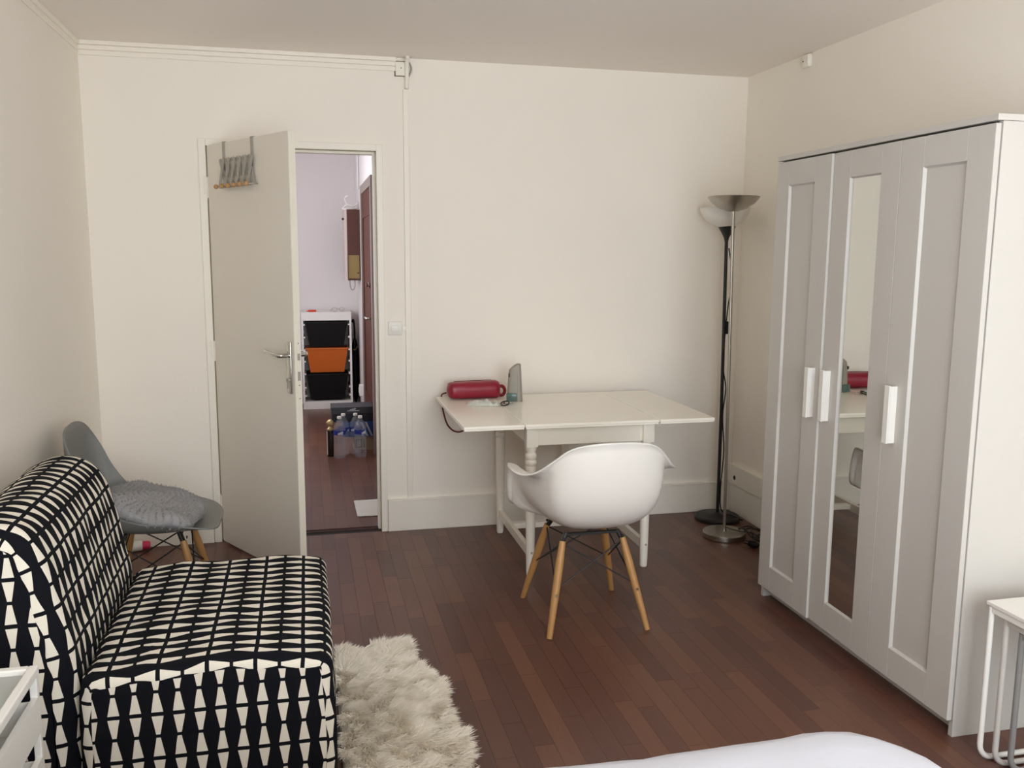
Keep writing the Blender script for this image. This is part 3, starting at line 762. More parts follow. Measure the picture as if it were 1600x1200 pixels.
for ins, z in lev:
    pts = foot(inset=ins, r=0.20); row = []
    for i, q in enumerate(pts):
        w = noise.noise(Vector((q.x*7, q.y*7, z*2)))
        d = (q - Vector((-0.1, -4.2))).normalized()
        if z < 0.5: q = q + d*0.014*w*(0.55-z)/0.5*1.5
        zz = z + (0.010*noise.noise(Vector((q.x*5, q.y*4, 1.0))) + 0.005*noise.noise(Vector((q.x*14, q.y*9, 3.0))) if z > 0.5 else 0)
        if z > 0.5: zz += 0.020 + 0.048*math.exp(-((q.x+0.235)/0.13)**2 - ((q.y+3.22)/0.16)**2)
        row.append(bm.verts.new((q.x+0.2, q.y+4.2, zz)))
    rings.append(row)
n = len(rings[0])
for A, Bv in zip(rings, rings[1:]):
    for k in range(n): bm.faces.new((A[k], A[(k+1) % n], Bv[(k+1) % n], Bv[k]))
bm.faces.new(rings[-1])
bmesh.ops.triangulate(bm, faces=[f for f in bm.faces if len(f.verts) > 4])
finish(bm, 'bed_cover', M['sheet'], bd, True)
B('bed_base', M['white'], bd, (bx0+0.12+0.2, bx1-0.12+0.2, by0+0.12+4.2, by1-0.12+4.2, 0.0, 0.40))

# ------------------------------------------------------------------ drawer cart, bottom left
ct = thing('drawer_cart', 'white drawer cart with a clear tray top beside the chair bed', 'drawer unit', (-1.06, -2.70, 0))
cw, cdp, cz = 0.165, 0.155, 0.552
for sx in (-1, 1):
    for sy in (-1, 1):
        B('post', M['white'], ct, (sx*cw-0.008, sx*cw+0.008, sy*cdp-0.008, sy*cdp+0.008, 0, cz-0.022), bev=0.002)
B('top_rim', M['white'], ct, (-cw-0.010, -cw+0.010, -cdp-0.010, cdp+0.010, cz-0.022, cz), (cw-0.010, cw+0.010, -cdp-0.010, cdp+0.010, cz-0.022, cz), (-cw+0.010, cw-0.010, -cdp-0.010, -cdp+0.010, cz-0.022, cz), (-cw+0.010, cw-0.010, cdp-0.010, cdp+0.010, cz-0.022, cz), bev=0.003)
B('tray_top', M['frost'], ct, (-cw+0.009, cw-0.009, -cdp+0.009, cdp-0.009, cz-0.018, cz-0.013))
for k, z0 in enumerate((0.405, 0.260, 0.115)):
    dr_ = bpy.data.objects.new('drawer', None); COL.objects.link(dr_); dr_.parent = ct; dr_.empty_display_size = 0.05
    B('drawer_front', M['white'], dr_, (cw+0.002, cw+0.008, -cdp+0.006, cdp-0.006, z0-0.012, z0+0.074), (cw-0.004, cw+0.009, -cdp+0.006, cdp-0.006, z0+0.072, z0+0.077))
    B('drawer_tub', M['white'], dr_, (-cw+0.012, cw+0.001, -cdp+0.012, cdp-0.012, z0-0.010, z0-0.006), (-cw+0.012, cw+0.001, cdp-0.016, cdp-0.012, z0-0.006, z0+0.07), (-cw+0.012, cw+0.001, -cdp+0.012, -cdp+0.016, z0-0.006, z0+0.07), (-cw+0.012, -cw+0.016, -cdp+0.012, cdp-0.012, z0-0.006, z0+0.07))
B('maker_label', M['inkprint'], ct, (cw+0.0095, cw+0.0105, -cdp+0.004, -cdp+0.030, cz-0.042, cz-0.039), label='tiny dark printed mark')
B('back_panel', M['white'], ct, (-cw-0.006, -cw-0.002, -cdp, cdp, 0.10, cz-0.022))

# ------------------------------------------------------------------ nest of tables, bottom right
def nest(name, x0, y0, w, d, h, m, label, slab):
    t = thing(name, label, 'side table', (x0+w/2, y0-d/2, 0), 0, 'nest of three side tables')
    r = 0.0085
    for yy in (d/2-0.012, -d/2+0.012):
        c = 0.045; xa, xb = -w/2+0.010, w/2-0.010; zt = h-slab-r*0.2
        pts = [(xa, yy, zt)]
        pts += [(xa, yy, c+r)] + [(xa+c-c*math.cos(a), yy, r+c-c*math.sin(a)) for a in [PI/2*k/5 for k in range(1, 6)]]
        pts += [(xb-c+c*math.sin(a), yy, r+c-c*math.cos(a)) for a in [PI/2*k/5 for k in range(0, 6)]] + [(xb, yy, zt)]
        bm = bmesh.new(); tube(bm, pts, r, 10); finish(bm, 'sled_leg', m, t, True, 60)
    B('tabletop', m, t, (-w/2, w/2, -d/2, d/2, h-slab, h), bev=0.002)
    for s in (-1, 1): B('top_rail', m, t, (s*(w/2-0.010)-0.006, s*(w/2-0.010)+0.006, -d/2+0.02, d/2-0.02, h-slab-0.018, h-slab))
nest('nesting_table', 1.632, -2.560, 0.46, 0.50, 0.497, M['white'], 'largest white side table of the nest beside the wardrobe', 0.012)
nest('nesting_table', 1.650, -2.600, 0.424, 0.44, 0.470, M['lighttube'], 'light grey side table, the middle one of the nest', 0.010)
nest('nesting_table', 1.667, -2.640, 0.390, 0.38, 0.443, M['greytube'], 'smallest dark grey side table, innermost of the nest', 0.010)

# ------------------------------------------------------------------ floor lamps
lb = thing('floor_lamp', 'black uplighter floor lamp with a white bowl shade in the corner', 'floor lamp', (1.972, -0.178, 0))
bm = bmesh.new(); lathe(bm, [(0.0, 0.0), (0.120, 0.0), (0.126, 0.004), (0.126, 0.018), (0.118, 0.026), (0.020, 0.033), (0.012, 0.04)], seg=40, cap0=False); finish(bm, 'base', M['black'], lb, True, 40)
bm = bmesh.new(); tube(bm, [(0, 0, 0.03), (-0.002, 0, 0.60), (-0.008, 0, 1.10), (-0.014, 0, 1.60)], 0.0095, 12)
finish(bm, 'pole', M['black'], lb, True, 50)
bm = bmesh.new(); lathe(bm, [(0.010, 1.555), (0.014, 1.575), (0.030, 1.605), (0.046, 1.632), (0.046, 1.637), (0.0, 1.637)], (-0.014, 0, 0), 32, cap1=False); finish(bm, 'shade_cup', M['black'], lb, True, 40)
bm = bmesh.new()
prof = [(0.030, 1.632), (0.060, 1.642), (0.095, 1.662), (0.118, 1.688), (0.131, 1.722), (0.134, 1.735)]
lathe(bm, prof + [(r-0.003, z) for r, z in prof[::-1]], (-0.028, 0, 0), 40, False, False); finish(bm, 'shade', M['opal'], lb, True)
bm = bmesh.new()
cp = catmull([(-0.004, -0.013, 1.52), (0.012, -0.022, 1.42), (0.020, -0.022, 1.32), (0.006, -0.015, 1.22), (-0.006, -0.014, 1.05), (-0.012, -0.014, 0.95), (-0.006, -0.014, 0.85), (0.010, -0.018, 0.75), (0.0, -0.014, 0.6), (0.014, -0.018, 0.4), (0.006, -0.014, 0.2), (0.012, -0.02, 0.06), (0.06, -0.06, 0.034), (0.11, -0.09, 0.012)], 5)
tube(bm, cp, 0.0035, 8); cd_ = finish(bm, 'cord', M['blackplastic'], lb, True)
B('inline_switch', M['blackplastic'], lb, (-0.020, 0.006, -0.030, -0.010, 1.055, 1.125), bev=0.004, smooth=True)
lsx = thing('floor_lamp', 'brushed steel uplighter floor lamp nearer the wardrobe', 'floor lamp', (1.868, -0.470, 0))
bm = bmesh.new(); lathe(bm, [(0.0, 0.0), (0.108, 0.0), (0.112, 0.003), (0.112, 0.026), (0.109, 0.030), (0.014, 0.033), (0.012, 0.045)], seg=48, cap0=False); finish(bm, 'base', M['steel'], lsx, True, 30)
bm = bmesh.new(); tube(bm, [(0, 0, 0.03), (-0.012, 0, 0.9), (-0.026, 0, 1.775)], 0.0085, 14); finish(bm, 'pole', M['steel'], lsx, True, 50)
bm = bmesh.new(); prof = [(0.0, 1.700), (0.030, 1.703), (0.070, 1.716), (0.105, 1.741), (0.126, 1.766), (0.130, 1.773)]
lathe(bm, prof + [(max(r-0.003, 0), z+0.002) for r, z in prof[::-1]], (-0.026, 0, 0), 44, False, False); finish(bm, 'shade', M['steel'], lsx, True, 60)
bm = bmesh.new(); tube(bm, catmull([(0.0, -0.010, 0.055), (0.03, -0.02, 0.045), (0.075, -0.05, 0.037), (0.118, -0.075, 0.034), (0.14, -0.08, 0.006), (0.20, -0.06, 0.005)], 6), 0.0025, 8); finish(bm, 'cord', M['brown'], lsx, True)
# tangle of cable with its plug
tc = thing('extension_cable', 'tangled dark brown cable with a plug on the floor beside the wardrobe', 'cable', (2.03, -0.62, 0))
rng = random.Random(3); pts = []
for k in range(34):
    a = k*1.05; r = 0.055 + 0.03*rng.random()
    pts.append((r*math.cos(a)*0.9 + 0.002*k - 0.03, r*math.sin(a)*1.3 - 0.008*k + 0.12, 0.010 + 0.03*rng.random() + 0.006*(k % 4)))
bm = bmesh.new(); tube(bm, catmull(pts, 5), 0.0042, 8); finish(bm, 'wire', M['brown'], tc, True)
pts = [(-0.05, 0.02, 0.03), (-0.085, -0.03, 0.035), (-0.08, -0.10, 0.016), (-0.06, -0.2, 0.008), (-0.03, -0.27, 0.018), (0.02, -0.33, 0.008), (-0.02, -0.40, 0.006)]
bm = bmesh.new(); tube(bm, catmull(pts, 6), 0.0045, 8); finish(bm, 'wire', M['brown'], tc, True)
bm = bmesh.new(); tube(bm, [(-0.11, -0.03, 0.018), (-0.095, -0.06, 0.018), (-0.085, -0.075, 0.018)], [0.016, 0.017, 0.008], 12); tube(bm, [(-0.105, -0.022, 0.024), (-0.118, -0.003, 0.024)], 0.0025, 6); tube(bm, [(-0.118, -0.030, 0.014), (-0.130, -0.011, 0.014)], 0.0025, 6)
finish(bm, 'plug', M['blackplastic'], tc, True, 50)

# ------------------------------------------------------------------ things on the table
pu = thing('red_case', 'red leather barrel case lying on the left leaf of the white table', 'bag', (0.572, -0.150, TZ), math.radians(4))
bm = bmesh.new(); n = 36; rings = []
for j in range(25):
    t = -1 + 2*j/24; e = (1-abs(t)**16)**0.5 if abs(t) < 1 else 0.0
    e = max(e, 0.02); x_ = t*0.143; row = []
    for k in range(n):
        a = 2*PI*k/n; ca, sa = math.cos(a), math.sin(a)
        row.append(bm.verts.new((x_, math.copysign(abs(ca)**0.75, ca)*0.052*e, 0.046 + math.copysign(abs(sa)**0.75, sa)*0.045*e*(1.0+0.05*t) + 0.004*noise.noise(Vector((x_*12, ca, sa))) )))
    rings.append(row)
for A, Bv in zip(rings, rings[1:]):
    for k in range(n): bm.faces.new((A[k], A[(k+1) % n], Bv[(k+1) % n], Bv[k]))
bm.faces.new(rings[0]); bm.faces.new(rings[-1])
finish(bm, 'body', M['red'], pu, True, 60)
bm = bmesh.new(); tube(bm, catmull([(0.140, -0.004, 0.060), (0.160, -0.002, 0.056), (0.170, 0, 0.034), (0.160, 0, 0.012), (0.140, 0, 0.012)], 5), 0.009, 8); finish(bm, 'end_tab', M['red'], pu, True)
bm = bmesh.new(); tube(bm, [(-0.10, 0.020, 0.089), (0.0, 0.022, 0.0905), (0.10, 0.020, 0.090)], 0.0022, 6); finish(bm, 'zip', M['redstrap'], pu)
bm = bmesh.new(); tube(bm, catmull([(-0.140, 0.03, 0.03), (-0.152, 0.075, 0.015), (-0.146, 0.106, -0.01), (-0.140, 0.108, -0.07), (-0.115, 0.108, -0.155), (-0.07, 0.106, -0.195), (-0.02, 0.104, -0.185), (0.02, 0.104, -0.12), (0.035, 0.106, -0.03), (0.03, 0.090, 0.012), (0.02, 0.06, 0.012)], 6), 0.0042, 8); finish(bm, 'strap', M['redstrap'], pu, True)

fp = thing('plastic_pouch', 'crumpled clear plastic pouch lying in front of the red case', 'pouch', (0.585, -0.365, TZ), math.radians(-12))
bm = bmesh.new(); nx, ny = 26, 16; G = []
for i in range(nx+1):
    row = []
    for j in range(ny+1):
        u, v = i/nx, j/ny
        ed = min(u, 1-u, v, 1-v); hgt = 0.020*min(1, ed*6) 
        q = Vector((-0.085+0.17*u, -0.045+0.09*v, 0))
        z = 0.002 + hgt*(0.7 + 0.9*noise.noise(q*38)) + 0.004*abs(noise.noise(q*90))
        row.append(bm.verts.new((q.x + 0.008*noise.noise(q*20+Vector((3, 0, 0))), q.y + 0.010*noise.noise(q*22+Vector((0, 7, 0))), max(z, 0.0015))))
    G.append(row)
for i in range(nx):
    for j in range(ny): bm.faces.new((G[i][j], G[i+1][j], G[i+1][j+1], G[i][j+1]))
o_ = finish(bm, 'film', M['film'], fp, False); add_solid(o_, 0.0008)
bm = bmesh.new(); box(bm, -0.06, 0.05, -0.020, 0.022, 0.001, 0.006, bev=0.001); finish(bm, 'contents', M['paper'], fp)
kr = thing('key_ring', 'small bunch of keys on a dark ring beside the plastic pouch', 'keys', (0.684, -0.395, TZ), 0.3)
bm = bmesh.new(); tube(bm, [(0.021*math.cos(2*PI*k/20), 0.021*math.sin(2*PI*k/20), 0.010+0.008*math.sin(2*PI*k/20+1)) for k in range(20)], 0.0035, 8, closed=True); finish(bm, 'ring', M['black'], kr, True)
for a in (0.2, 1.1, -2.6):
    bm = bmesh.new(); r_ = Matrix.Rotation(a, 3, 'Z')
    box(bm, 0, 1, 0, 1, 0, 1) if False else None
    box(bm, -0.018, 0.018, -0.003, 0.003, -0.001, 0.001, rot=r_, at=(0.036*math.cos(a), 0.036*math.sin(a), 0.004+0.002*abs(a)))
    lathe(bm, [(0.010, -0.001), (0.010, 0.001)], (0.018*math.cos(a), 0.018*math.sin(a), 0.004+0.002*abs(a)), 12); finish(bm, 'key', M['chrome'], kr)

af = thing('air_freshener', 'taupe automatic air freshener standing on the white table', 'air freshener', (0.763, -0.275, TZ), math.radians(-14))
bm = bmesh.new(); n = 28; rings = []
for j in range(19):
    t = j/18; z = t*0.190; w = 0.041-0.0105*t; d = 0.034-0.010*t; row = []
    for k in range(n):
        a = 2*PI*k/n; ca, sa = math.cos(a), math.sin(a)
        px_, py_ = math.copysign(abs(ca)**0.55, ca)*w, math.copysign(abs(sa)**0.55, sa)*d
        zz = z
        if t > 0.75: zz = z - (t-0.75)/0.25*0.030*max(0, (0.5 - px_/(2*w)))**2.3
        row.append(bm.verts.new((px_, py_, zz)))
    rings.append(row)
for s_ in (0.85, 0.5):
    rings.append([bm.verts.new((v.co.x*s_, v.co.y*s_, v.co.z + 0.003)) for v in rings[18]])
for A, Bv in zip(rings, rings[1:]):
    for k in range(n): bm.faces.new((A[k], A[(k+1) % n], Bv[(k+1) % n], Bv[k]))
bm.faces.new(rings[0]); bm.faces.new(rings[-1])
finish(bm, 'body', M['taupe'], af, True, 50)
B('sensor_slot', M['blackplastic'], af, (-0.031, -0.026, -0.0305, -0.020, 0.128, 0.146), bev=0.001)
B('refill_window', M['teal'], af, (-0.042, 0.012, -0.0385, -0.026, 0.003, 0.045), bev=0.004, smooth=True, label='clear greenish window onto the refill')
bm = bmesh.new(); tube(bm, [(-0.028, -0.0335, 0.012), (-0.010, -0.0335, 0.020)], 0.0035, 8); finish(bm, 'refill', M['paleprint'], af, True)
B('side_cover', M['taupe2'], af, (0.013, 0.0145, -0.0335, -0.031, 0.0, 0.155))

# ------------------------------------------------------------------ hall furniture
sh = thing('storage_shelf', 'white storage frame with pull-out bins at the end of the hall', 'shelf', (-0.080, 4.06, 0))
sw, sd, szt = 0.232, 0.16, 0.925
B('side_panel', M['white'], sh, (-sw, -sw+0.018, -sd, sd, 0, szt-0.019)); B('side_panel', M['white'], sh, (sw-0.018, sw, -sd, sd, 0, szt-0.019))
B('top_board', M['white'], sh, (-sw, sw, -sd, sd, szt-0.018, szt)); B('top_rail', M['white'], sh, (-sw+0.018, sw-0.018, -sd, -sd+0.015, szt-0.078, szt-0.018))
B('bottom_board', M['white'], sh, (-sw+0.018, sw-0.018, -sd+0.003, sd, 0.055, 0.072)); B('kick_rail', M['white'], sh, (-sw+0.018, sw-0.018, -sd, -sd+0.015, 0, 0.055))
B('back_panel', M['white'], sh, (-sw+0.018, sw-0.018, sd-0.006, sd, 0.072, szt-0.078))
for z in (0.12, 0.2, 0.33, 0.45, 0.56, 0.68, 0.80):
    B('bin_runner', M['white'], sh, (-sw+0.018, -sw+0.032, -sd+0.004, sd-0.02, z, z+0.014), (sw-0.032, sw-0.018, -sd+0.004, sd-0.02, z, z+0.014))
def bin_(z, h, m, label):
    t = thing('storage_bin', label, 'bin', (-0.080, 4.045, z), 0, 'pull-out bins in the hall shelf')
    bm = bmesh.new(); wt_, wb, dt, db = 0.192, 0.158, 0.140, 0.115
    def ring(w, d, zz): return [bm.verts.new((a*w, b*d, zz)) for a, b in ((-1, -1), (1, -1), (1, 1), (-1, 1))]
    R = [ring(wb, db, 0), ring(wt_, dt, h-0.015), ring(wt_-0.004, dt-0.004, h-0.012), ring(wb-0.004, db-0.004, 0.005)]
    for A, Bv in zip(R, R[1:]):
        for k in range(4): bm.faces.new((A[k], A[(k+1) % 4], Bv[(k+1) % 4], Bv[k]))
    bm.faces.new(R[0][::-1]); bm.faces.new(R[-1]); finish(bm, 'tub', m, t)
    B('rim', m, t, (-0.198, 0.198, -0.147, -0.136, h-0.016, h), (-0.198, 0.198, 0.136, 0.147, h-0.016, h), (-0.198, -0.188, -0.136, 0.136, h-0.016, h), (0.188, 0.198, -0.136, 0.136, h-0.016, h), bev=0.002)
bin_(0.598, 0.236, M['blackplastic'], 'black bin at the top of the white hall shelf')
bin_(0.350, 0.236, M['orange'], 'orange bin in the middle of the white hall shelf')
bin_(0.092, 0.246, M['blackplastic'], 'black bin at the bottom of the white hall shelf')
rt = thing('red_tool', 'small orange-red plastic object lying on top of the hall shelf', 'tool', (-0.20, 3.96, szt), 0.1)
B('handle', M['redplastic'], rt, (-0.045, 0.030, -0.012, 0.012, 0, 0.020), bev=0.005, smooth=True); B('tip', M['redplastic'], rt, (-0.065, -0.044, -0.006, 0.006, 0.004, 0.012), bev=0.002)
gl = thing('eyeglasses', 'pair of glasses lying on top of the hall shelf', 'glasses', (0.035, 3.96, szt), 0.2)
bm = bmesh.new()
for xx in (-0.035, 0.035): tube(bm, [(xx+0.024*math.cos(2*PI*k/16), 0, 0.022+0.018*math.sin(2*PI*k/16)) for k in range(16)], 0.002, 6, closed=True)
tube(bm, [(-0.011, 0, 0.025), (0.011, 0, 0.025)], 0.002, 6); finish(bm, 'frame', M['zinc'], gl, True)
bm = bmesh.new(); tube(bm, [(-0.058, 0, 0.026), (-0.055, 0.10, 0.004)], 0.002, 6); tube(bm, [(0.058, 0, 0.026), (0.055, 0.10, 0.004)], 0.002, 6); finish(bm, 'temple', M['zinc'], gl, True)

um = thing('folded_umbrella', 'tall black folded umbrella standing right of the hall shelf', 'umbrella', (0.194, 4.13, 0), 0)
bm = bmesh.new(); lathe(bm, [(0.004, 0.0), (0.008, 0.03), (0.026, 0.08), (0.036, 0.25), (0.037, 0.45), (0.032, 0.56), (0.018, 0.63), (0.010, 0.65)], seg=14)
for v in bm.verts:
    a = math.atan2(v.co.y, v.co.x); r = math.hypot(v.co.x, v.co.y); f_ = 1 + 0.12*math.sin(5*a + v.co.z*8); v.co.x *= f_; v.co.y *= f_
finish(bm, 'canopy', M['blackplastic'], um, True)
bm = bmesh.new(); tube(bm, catmull([(0, 0, 0.64), (-0.002, 0, 0.76), (-0.008, 0, 0.82), (-0.016, 0, 0.835), (-0.024, 0, 0.81)], 4), 0.009, 8); finish(bm, 'handle', M['blackplastic'], um, True)
bm = bmesh.new(); tube(bm, catmull([(0.026, -0.022, 0.58), (0.0, -0.038, 0.54), (-0.02, -0.034, 0.55)], 4), 0.005, 6); finish(bm, 'strap', M['brass'], um, True)
so = thing('wall_socket', 'white socket box on the hall wall beside the black umbrella', 'socket', (HX, 3.42, 0.245))
B('box', M['white'], so, (-0.045, 0, -0.04, 0.04, -0.05, 0.05), bev=0.004); B('socket_face', M['white'], so, (-0.049, -0.044, -0.025, 0.025, -0.025, 0.025), bev=0.002)

# brown hall door in the hall's right wall
hd = struct(thing('door_2', 'red-brown entrance door in the hall right wall', 'door', (HX, 2.42, 0)), 'red-brown entrance door in the hall right wall', 'door')
ya, yb = -0.60, 0.56
B('leaf', M['hallwood'], hd, (-0.022, -0.002, ya+0.07, yb-0.07, 0.005, 1.96), bev=0.002)
B('architrave', M['hallframe'], hd, (-0.034, 0, ya, ya+0.07, 0, 2.03), (-0.034, 0, yb-0.07, yb, 0, 2.03), (-0.034, 0, ya+0.07, yb-0.07, 1.96, 2.03), bev=0.004)
B('panel_moulding', M['hallwood'], hd, (-0.028, -0.022, ya+0.16, yb-0.16, 0.30, 0.34), (-0.028, -0.022, ya+0.16, yb-0.16, 1.76, 1.80), (-0.028, -0.022, ya+0.16, ya+0.20, 0.34, 1.76), (-0.028, -0.022, yb-0.20, yb-0.16, 0.34, 1.76))
bm = bmesh.new(); tube(bm, [(-0.022, -0.36, 1.245), (-0.040, -0.36, 1.245)], [0.024, 0.024], 16); tube(bm, [(-0.040, -0.36, 1.245), (-0.058, -0.36, 1.245)], [0.012, 0.016], 12); finish(bm, 'lock_knob', M['chrome'], hd, True, 40)
bm = bmesh.new(); tube(bm, catmull([(-0.022, -0.42, 1.0), (-0.055, -0.42, 1.0), (-0.064, -0.40, 1.0), (-0.064, -0.30, 1.0)], 4), 0.009, 10); finish(bm, 'lever', M['chrome'], hd, True)
B('handle_plate', M['chrome'], hd, (-0.028, -0.021, -0.445, -0.40, 0.90, 1.08), bev=0.002)
bm = bmesh.new(); tube(bm, [(HX-0.010, 3.60, 2.05), (HX-0.010, 3.60, 2.6)], 0.010, 8); tag(finish(bm, 'hall_pipe', M['hallwall'], None, True), 'pale vertical pipe in the hall corner above the meter cabinet', 'pipe')

mc = thing('meter_cabinet', 'brown wooden meter cabinet with a pale front on the hall right wall', 'cabinet', (HX, 3.60, 0))
B('carcass', M['meterwood'], mc, (-0.115, 0.0, 0.0, 0.42, 1.232, 1.868), bev=0.003)
B('front_door', M['meterpale'], mc, (-0.137, -0.116, 0.0, 0.42, 1.232, 1.870), bev=0.003)
bm = bmesh.new(); lathe(bm, [(0.0, -0.012), (0.008, -0.008), (0.010, 0.0), (0.005, 0.006), (0.004, 0.014)], seg=12)
bmesh.ops.rotate(bm, verts=bm.verts[:], cent=(0, 0, 0), matrix=Matrix.Rotation(PI/2, 3, 'Y')); bmesh.ops.translate(bm, verts=bm.verts[:], vec=(-0.148, 0.06, 1.785)); finish(bm, 'knob', M['blackplastic'], mc, True)
B('side_plate', M['brass'], mc, (-0.100, -0.012, -0.006, 0.0, 1.250, 1.460), (-0.108, -0.100, -0.010, 0.0, 1.250, 1.460), label='brass coloured lower side plate')
bm = bmesh.new(); tube(bm, [(-0.024, -0.006, 1.300), (-0.024, -0.012, 1.300)], 0.006, 8); finish(bm, 'plate_screw', M['blackplastic'], mc)
cb = thing('cable_loop', 'dark cable loop hanging under the meter cabinet in the hall', 'cable', (0.165, 3.66, 1.232))
bm = bmesh.new(); tube(bm, catmull([(-0.030, 0, 0.0), (-0.029, 0, -0.05), (-0.016, 0, -0.083), (0.004, 0, -0.083), (0.015, 0, -0.05), (0.015, 0, 0.0)], 5), 0.0055, 8); finish(bm, 'cable', M['zinc'], cb, True)
hg = thing('coat_hanger', 'white coat hanger lying on top of the meter cabinet', 'hanger', (0.165, 3.72, 1.872))
bm = bmesh.new(); tube(bm, catmull([(-0.058, 0, 0.105), (-0.060, 0, 0.128), (-0.040, 0, 0.143), (-0.018, 0, 0.128), (-0.072 + 0.02, 0, 0.085), (-0.044, 0, 0.045)], 5)[:1] + catmull([(-0.020, 0, 0.128), (-0.045, 0, 0.120), (-0.058, 0, 0.095), (-0.050, 0, 0.065), (-0.036, 0, 0.045)], 5), 0.0045, 8); finish(bm, 'hook', M['white'], hg, True)
bm = bmesh.new(); tube(bm, catmull([(-0.085, 0, 0.006), (-0.036, 0, 0.045), (0.02, 0, 0.030), (0.062, 0, 0.068)], 4), 0.007, 8); tube(bm, [(-0.085, 0, 0.007), (0.05, 0, 0.007)], 0.006, 8); finish(bm, 'shoulder', M['white'], hg, True)

# shoe boxes stacked against the hall wall
def carton(name, x0, x1, y0, y1, z0, z1, m, label):
    t = thing(name, label, 'box', ((x0+x1)/2, (y0+y1)/2, z0), 0)
    B('carton', m, t, (-(x1-x0)/2, (x1-x0)/2, -(y1-y0)/2, (y1-y0)/2, 0, z1-z0), bev=0.0015)
    return t
t = carton('cream_box', 0.060, 0.226, 2.02, 2.22, 0, 0.105, M['creamcard'], 'cream printed carton at the bottom of the box stack in the hall')
for a in ((-0.070, -0.064, 0.02, 0.085), (-0.030, -0.024, 0.02, 0.085), (-0.070, -0.024, 0.079, 0.085), (-0.070, -0.024, 0.02, 0.026), (-0.010, -0.004, 0.02, 0.085)):
    B('printed_bar', M['inkprint'], t, (a[0], a[1], -0.1012, -0.0998, a[2], a[3]))
t = carton('blue_box', -0.02, 0.228, 2.01, 2.23, 0.106, 0.222, M['bluebox'], 'blue shoe box with white diagonal stripes, middle of the hall stack')
for k in range(3):
    bm = bmesh.new(); x_ = -0.030 + 0.034*k
    prism(bm, [(x_, 0.112), (x_+0.016, 0.112), (x_+0.062, 0.004), (x_+0.046, 0.004)], 'y', -0.1115, -0.1098); finish(bm, 'stripe', M['paleprint'], t)
t = thing('navy_shoe_box', 'large dark navy shoe box with a charcoal lid, top of the hall stack', 'box', (0.060, 2.115, 0.223))
B('carton', M['navy'], t, (-0.160, 0.165, -0.105, 0.105, 0, 0.095), bev=0.001)
ld = B('lid', M['charcoal'], t, (-0.164, 0.168, -0.109, 0.109, 0.062, 0.112), bev=0.0015)
bm = bmesh.new()
for k, (xx, hgt) in enumerate(((-0.022, 0.010), (-0.007, 0.016), (0.008, 0.022))):
    prism(bm, [(xx-0.008, 0.090), (xx+0.006, 0.090), (xx+0.010, 0.090+hgt*0.6), (xx+0.001, 0.090+hgt*0.8)], 'y', -0.1108, -0.1088)
prism(bm, [(-0.045, 0.082), (0.045, 0.082), (0.045, 0.087), (-0.045, 0.087)], 'y', -0.1108, -0.1088)
finish(bm, 'emblem', M['paleprint'], ld, label='pale printed emblem')

# water bottles
def bottle():
    t = thing('water_bottle', 'clear plastic water bottle', 'bottle')
    bm = bmesh.new(); p = [(0.0, 0.004), (0.030, 0.0), (0.041, 0.008)]
    z = 0.02
    while z < 0.165: p += [(0.0425, z), (0.0425, z+0.010), (0.040, z+0.0135)]; z += 0.017
    p += [(0.0425, 0.175), (0.0425, 0.215), (0.040, 0.232), (0.032, 0.252), (0.020, 0.275), (0.0135, 0.285), (0.0135, 0.292)]
    lathe(bm, p, seg=24, cap0=False); finish(bm, 'body', M['pet'], t, True, 60)
    bm = bmesh.new(); lathe(bm, [(0.0432, 0.176), (0.0432, 0.208)], seg=24, cap0=False, cap1=False); lb_ = finish(bm, 'label_band', M['blue'], t, True)
    bm = bmesh.new()
    for a in (-0.35,):
        seg = 6; A = [bm.verts.new((0.0437*math.sin(x), -0.0437*math.cos(x), 0.179)) for x in [a + 0.9*k/seg for k in range(seg+1)]]
        C_ = [bm.verts.new((0.0437*math.sin(x), -0.0437*math.cos(x), 0.190 + 0.015*k/seg)) for k, x in enumerate([a + 0.9*k/seg for k in range(seg+1)])]
        for k in range(seg): bm.faces.new((A[k], A[k+1], C_[k+1], C_[k]))
    finish(bm, 'label_flash', M['paleprint'], lb_)
    bm = bmesh.new(); lathe(bm, [(0.0, 0.308), (0.014, 0.308), (0.0155, 0.305), (0.0155, 0.291), (0.0135, 0.290)], seg=18, cap0=False, cap1=False); finish(bm, 'cap', M['paper'], t, True, 40)
    return t
def copy_tree(o, parent=None):
    c = o.copy(); COL.objects.link(c); c.parent = parent
    for k in list(o.children): copy_tree(k, c)
    return c
proto = bottle()
for i, (x_, y_, rz_, lab) in enumerate(((-0.053, 1.79, 0.0, 'front left clear water bottle on the hall floor'), (0.096, 1.79, 0.5, 'front right clear water bottle on the hall floor'),
        (-0.020, 1.90, 1.0, 'rear left clear water bottle, behind the front left one'), (0.068, 1.90, -0.6, 'rear right clear water bottle, behind the front right one'))):
    o = proto if i == 0 else copy_tree(proto)
    o.location = (x_, y_, 0); o.rotation_euler = (0, 0, rz_); tag(o, lab, 'bottle', 'water bottles on the hall floor')
gb = thing('dark_bottle', 'slim dark bottle with a gold cap left of the water bottles', 'bottle', (-0.118, 1.86, 0))
bm = bmesh.new(); lathe(bm, [(0.0, 0), (0.022, 0), (0.024, 0.004), (0.024, 0.185), (0.020, 0.20), (0.014, 0.205)], seg=16, cap0=False); finish(bm, 'body', M['darkglass'], gb, True, 40)
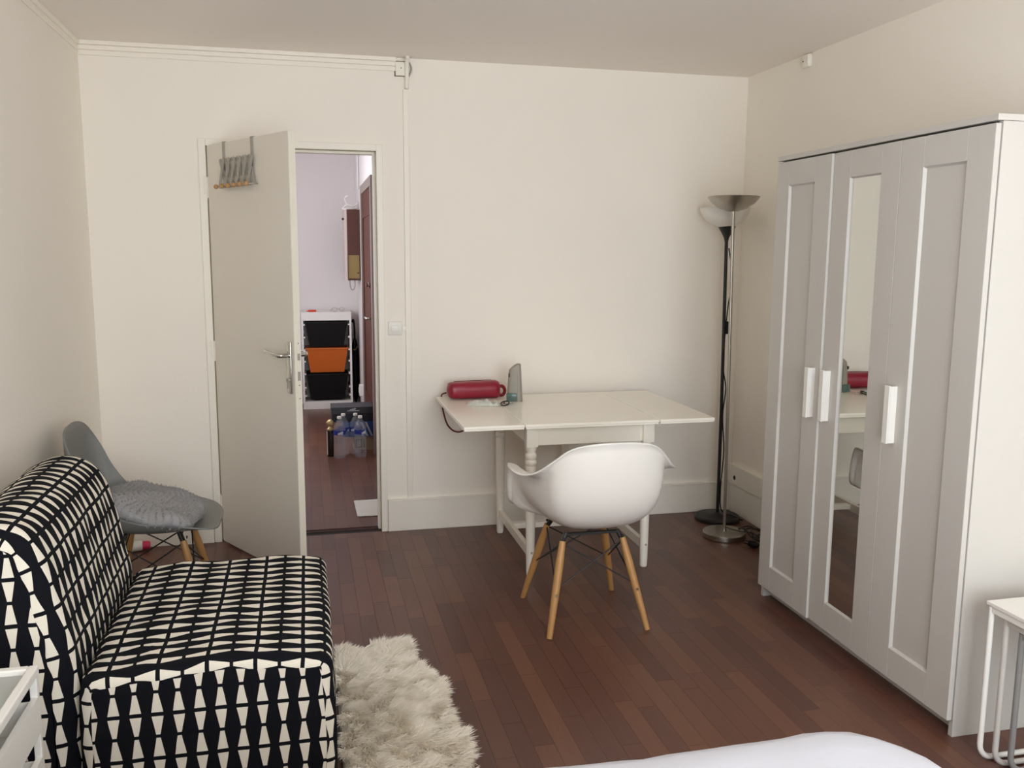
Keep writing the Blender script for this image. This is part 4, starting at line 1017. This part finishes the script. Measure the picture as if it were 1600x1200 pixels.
bm = bmesh.new(); lathe(bm, [(0.0245, 0.196), (0.0245, 0.205), (0.016, 0.210), (0.010, 0.225)], seg=16); finish(bm, 'collar', M['gold'], gb, True, 40)
bm = bmesh.new(); bmesh.ops.create_icosphere(bm, subdivisions=2, radius=0.026, matrix=Matrix.Translation((0, 0, 0.250)))
for v in bm.verts: v.co += (v.co-Vector((0, 0, 0.25)))*0.25*noise.noise(v.co*90)
finish(bm, 'stopper', M['gold'], gb, False)
B('pale_label', M['paper'], gb, (-0.026, -0.020, -0.014, 0.010, 0.015, 0.185))

# paper on the hall floor
pp = thing('paper_sheet', 'sheet of white paper lying on the hall floor by the doorway', 'paper', (0.06, 0.450, 0.0), 0)
bm = bmesh.new(); G = []
poly = [(-0.080, 0.170), (-0.078, -0.165), (0.165, -0.180), (0.165, 0.172)]
for i in range(13):
    row = []
    for j in range(13):
        u, v = i/12, j/12
        a = Vector(poly[0]).lerp(Vector(poly[1]), v); b = Vector(poly[3]).lerp(Vector(poly[2]), v); q = a.lerp(b, u)
        row.append(bm.verts.new((q.x*0.98, q.y, 0.003 + 0.003*abs(noise.noise(Vector((q.x*14, q.y*14, 0)))))))
    G.append(row)
for i in range(12):
    for j in range(12): bm.faces.new((G[i][j], G[i+1][j], G[i+1][j+1], G[i][j+1]))
o_ = finish(bm, 'sheet', M['paper'], pp, True); add_solid(o_, 0.001)

# small dropped bottle with a pink cap under the grey chair
sb = thing('small_bottle', 'small white bottle with a pink cap lying behind the grey chair', 'bottle', (-1.10, -0.060, 0), 0.3)
bm = bmesh.new(); tube(bm, [(-0.07, 0.0, 0.026), (-0.062, 0, 0.026), (-0.005, 0, 0.026), (0.006, -0.003, 0.026)], [0.020, 0.026, 0.026, 0.018], 16); finish(bm, 'body', M['white'], sb, True, 50)
bm = bmesh.new(); tube(bm, [(0.004, -0.003, 0.026), (0.03, -0.010, 0.026), (0.036, -0.012, 0.026)], [0.021, 0.021, 0.016], 14); finish(bm, 'cap', M['pink'], sb, True, 40)
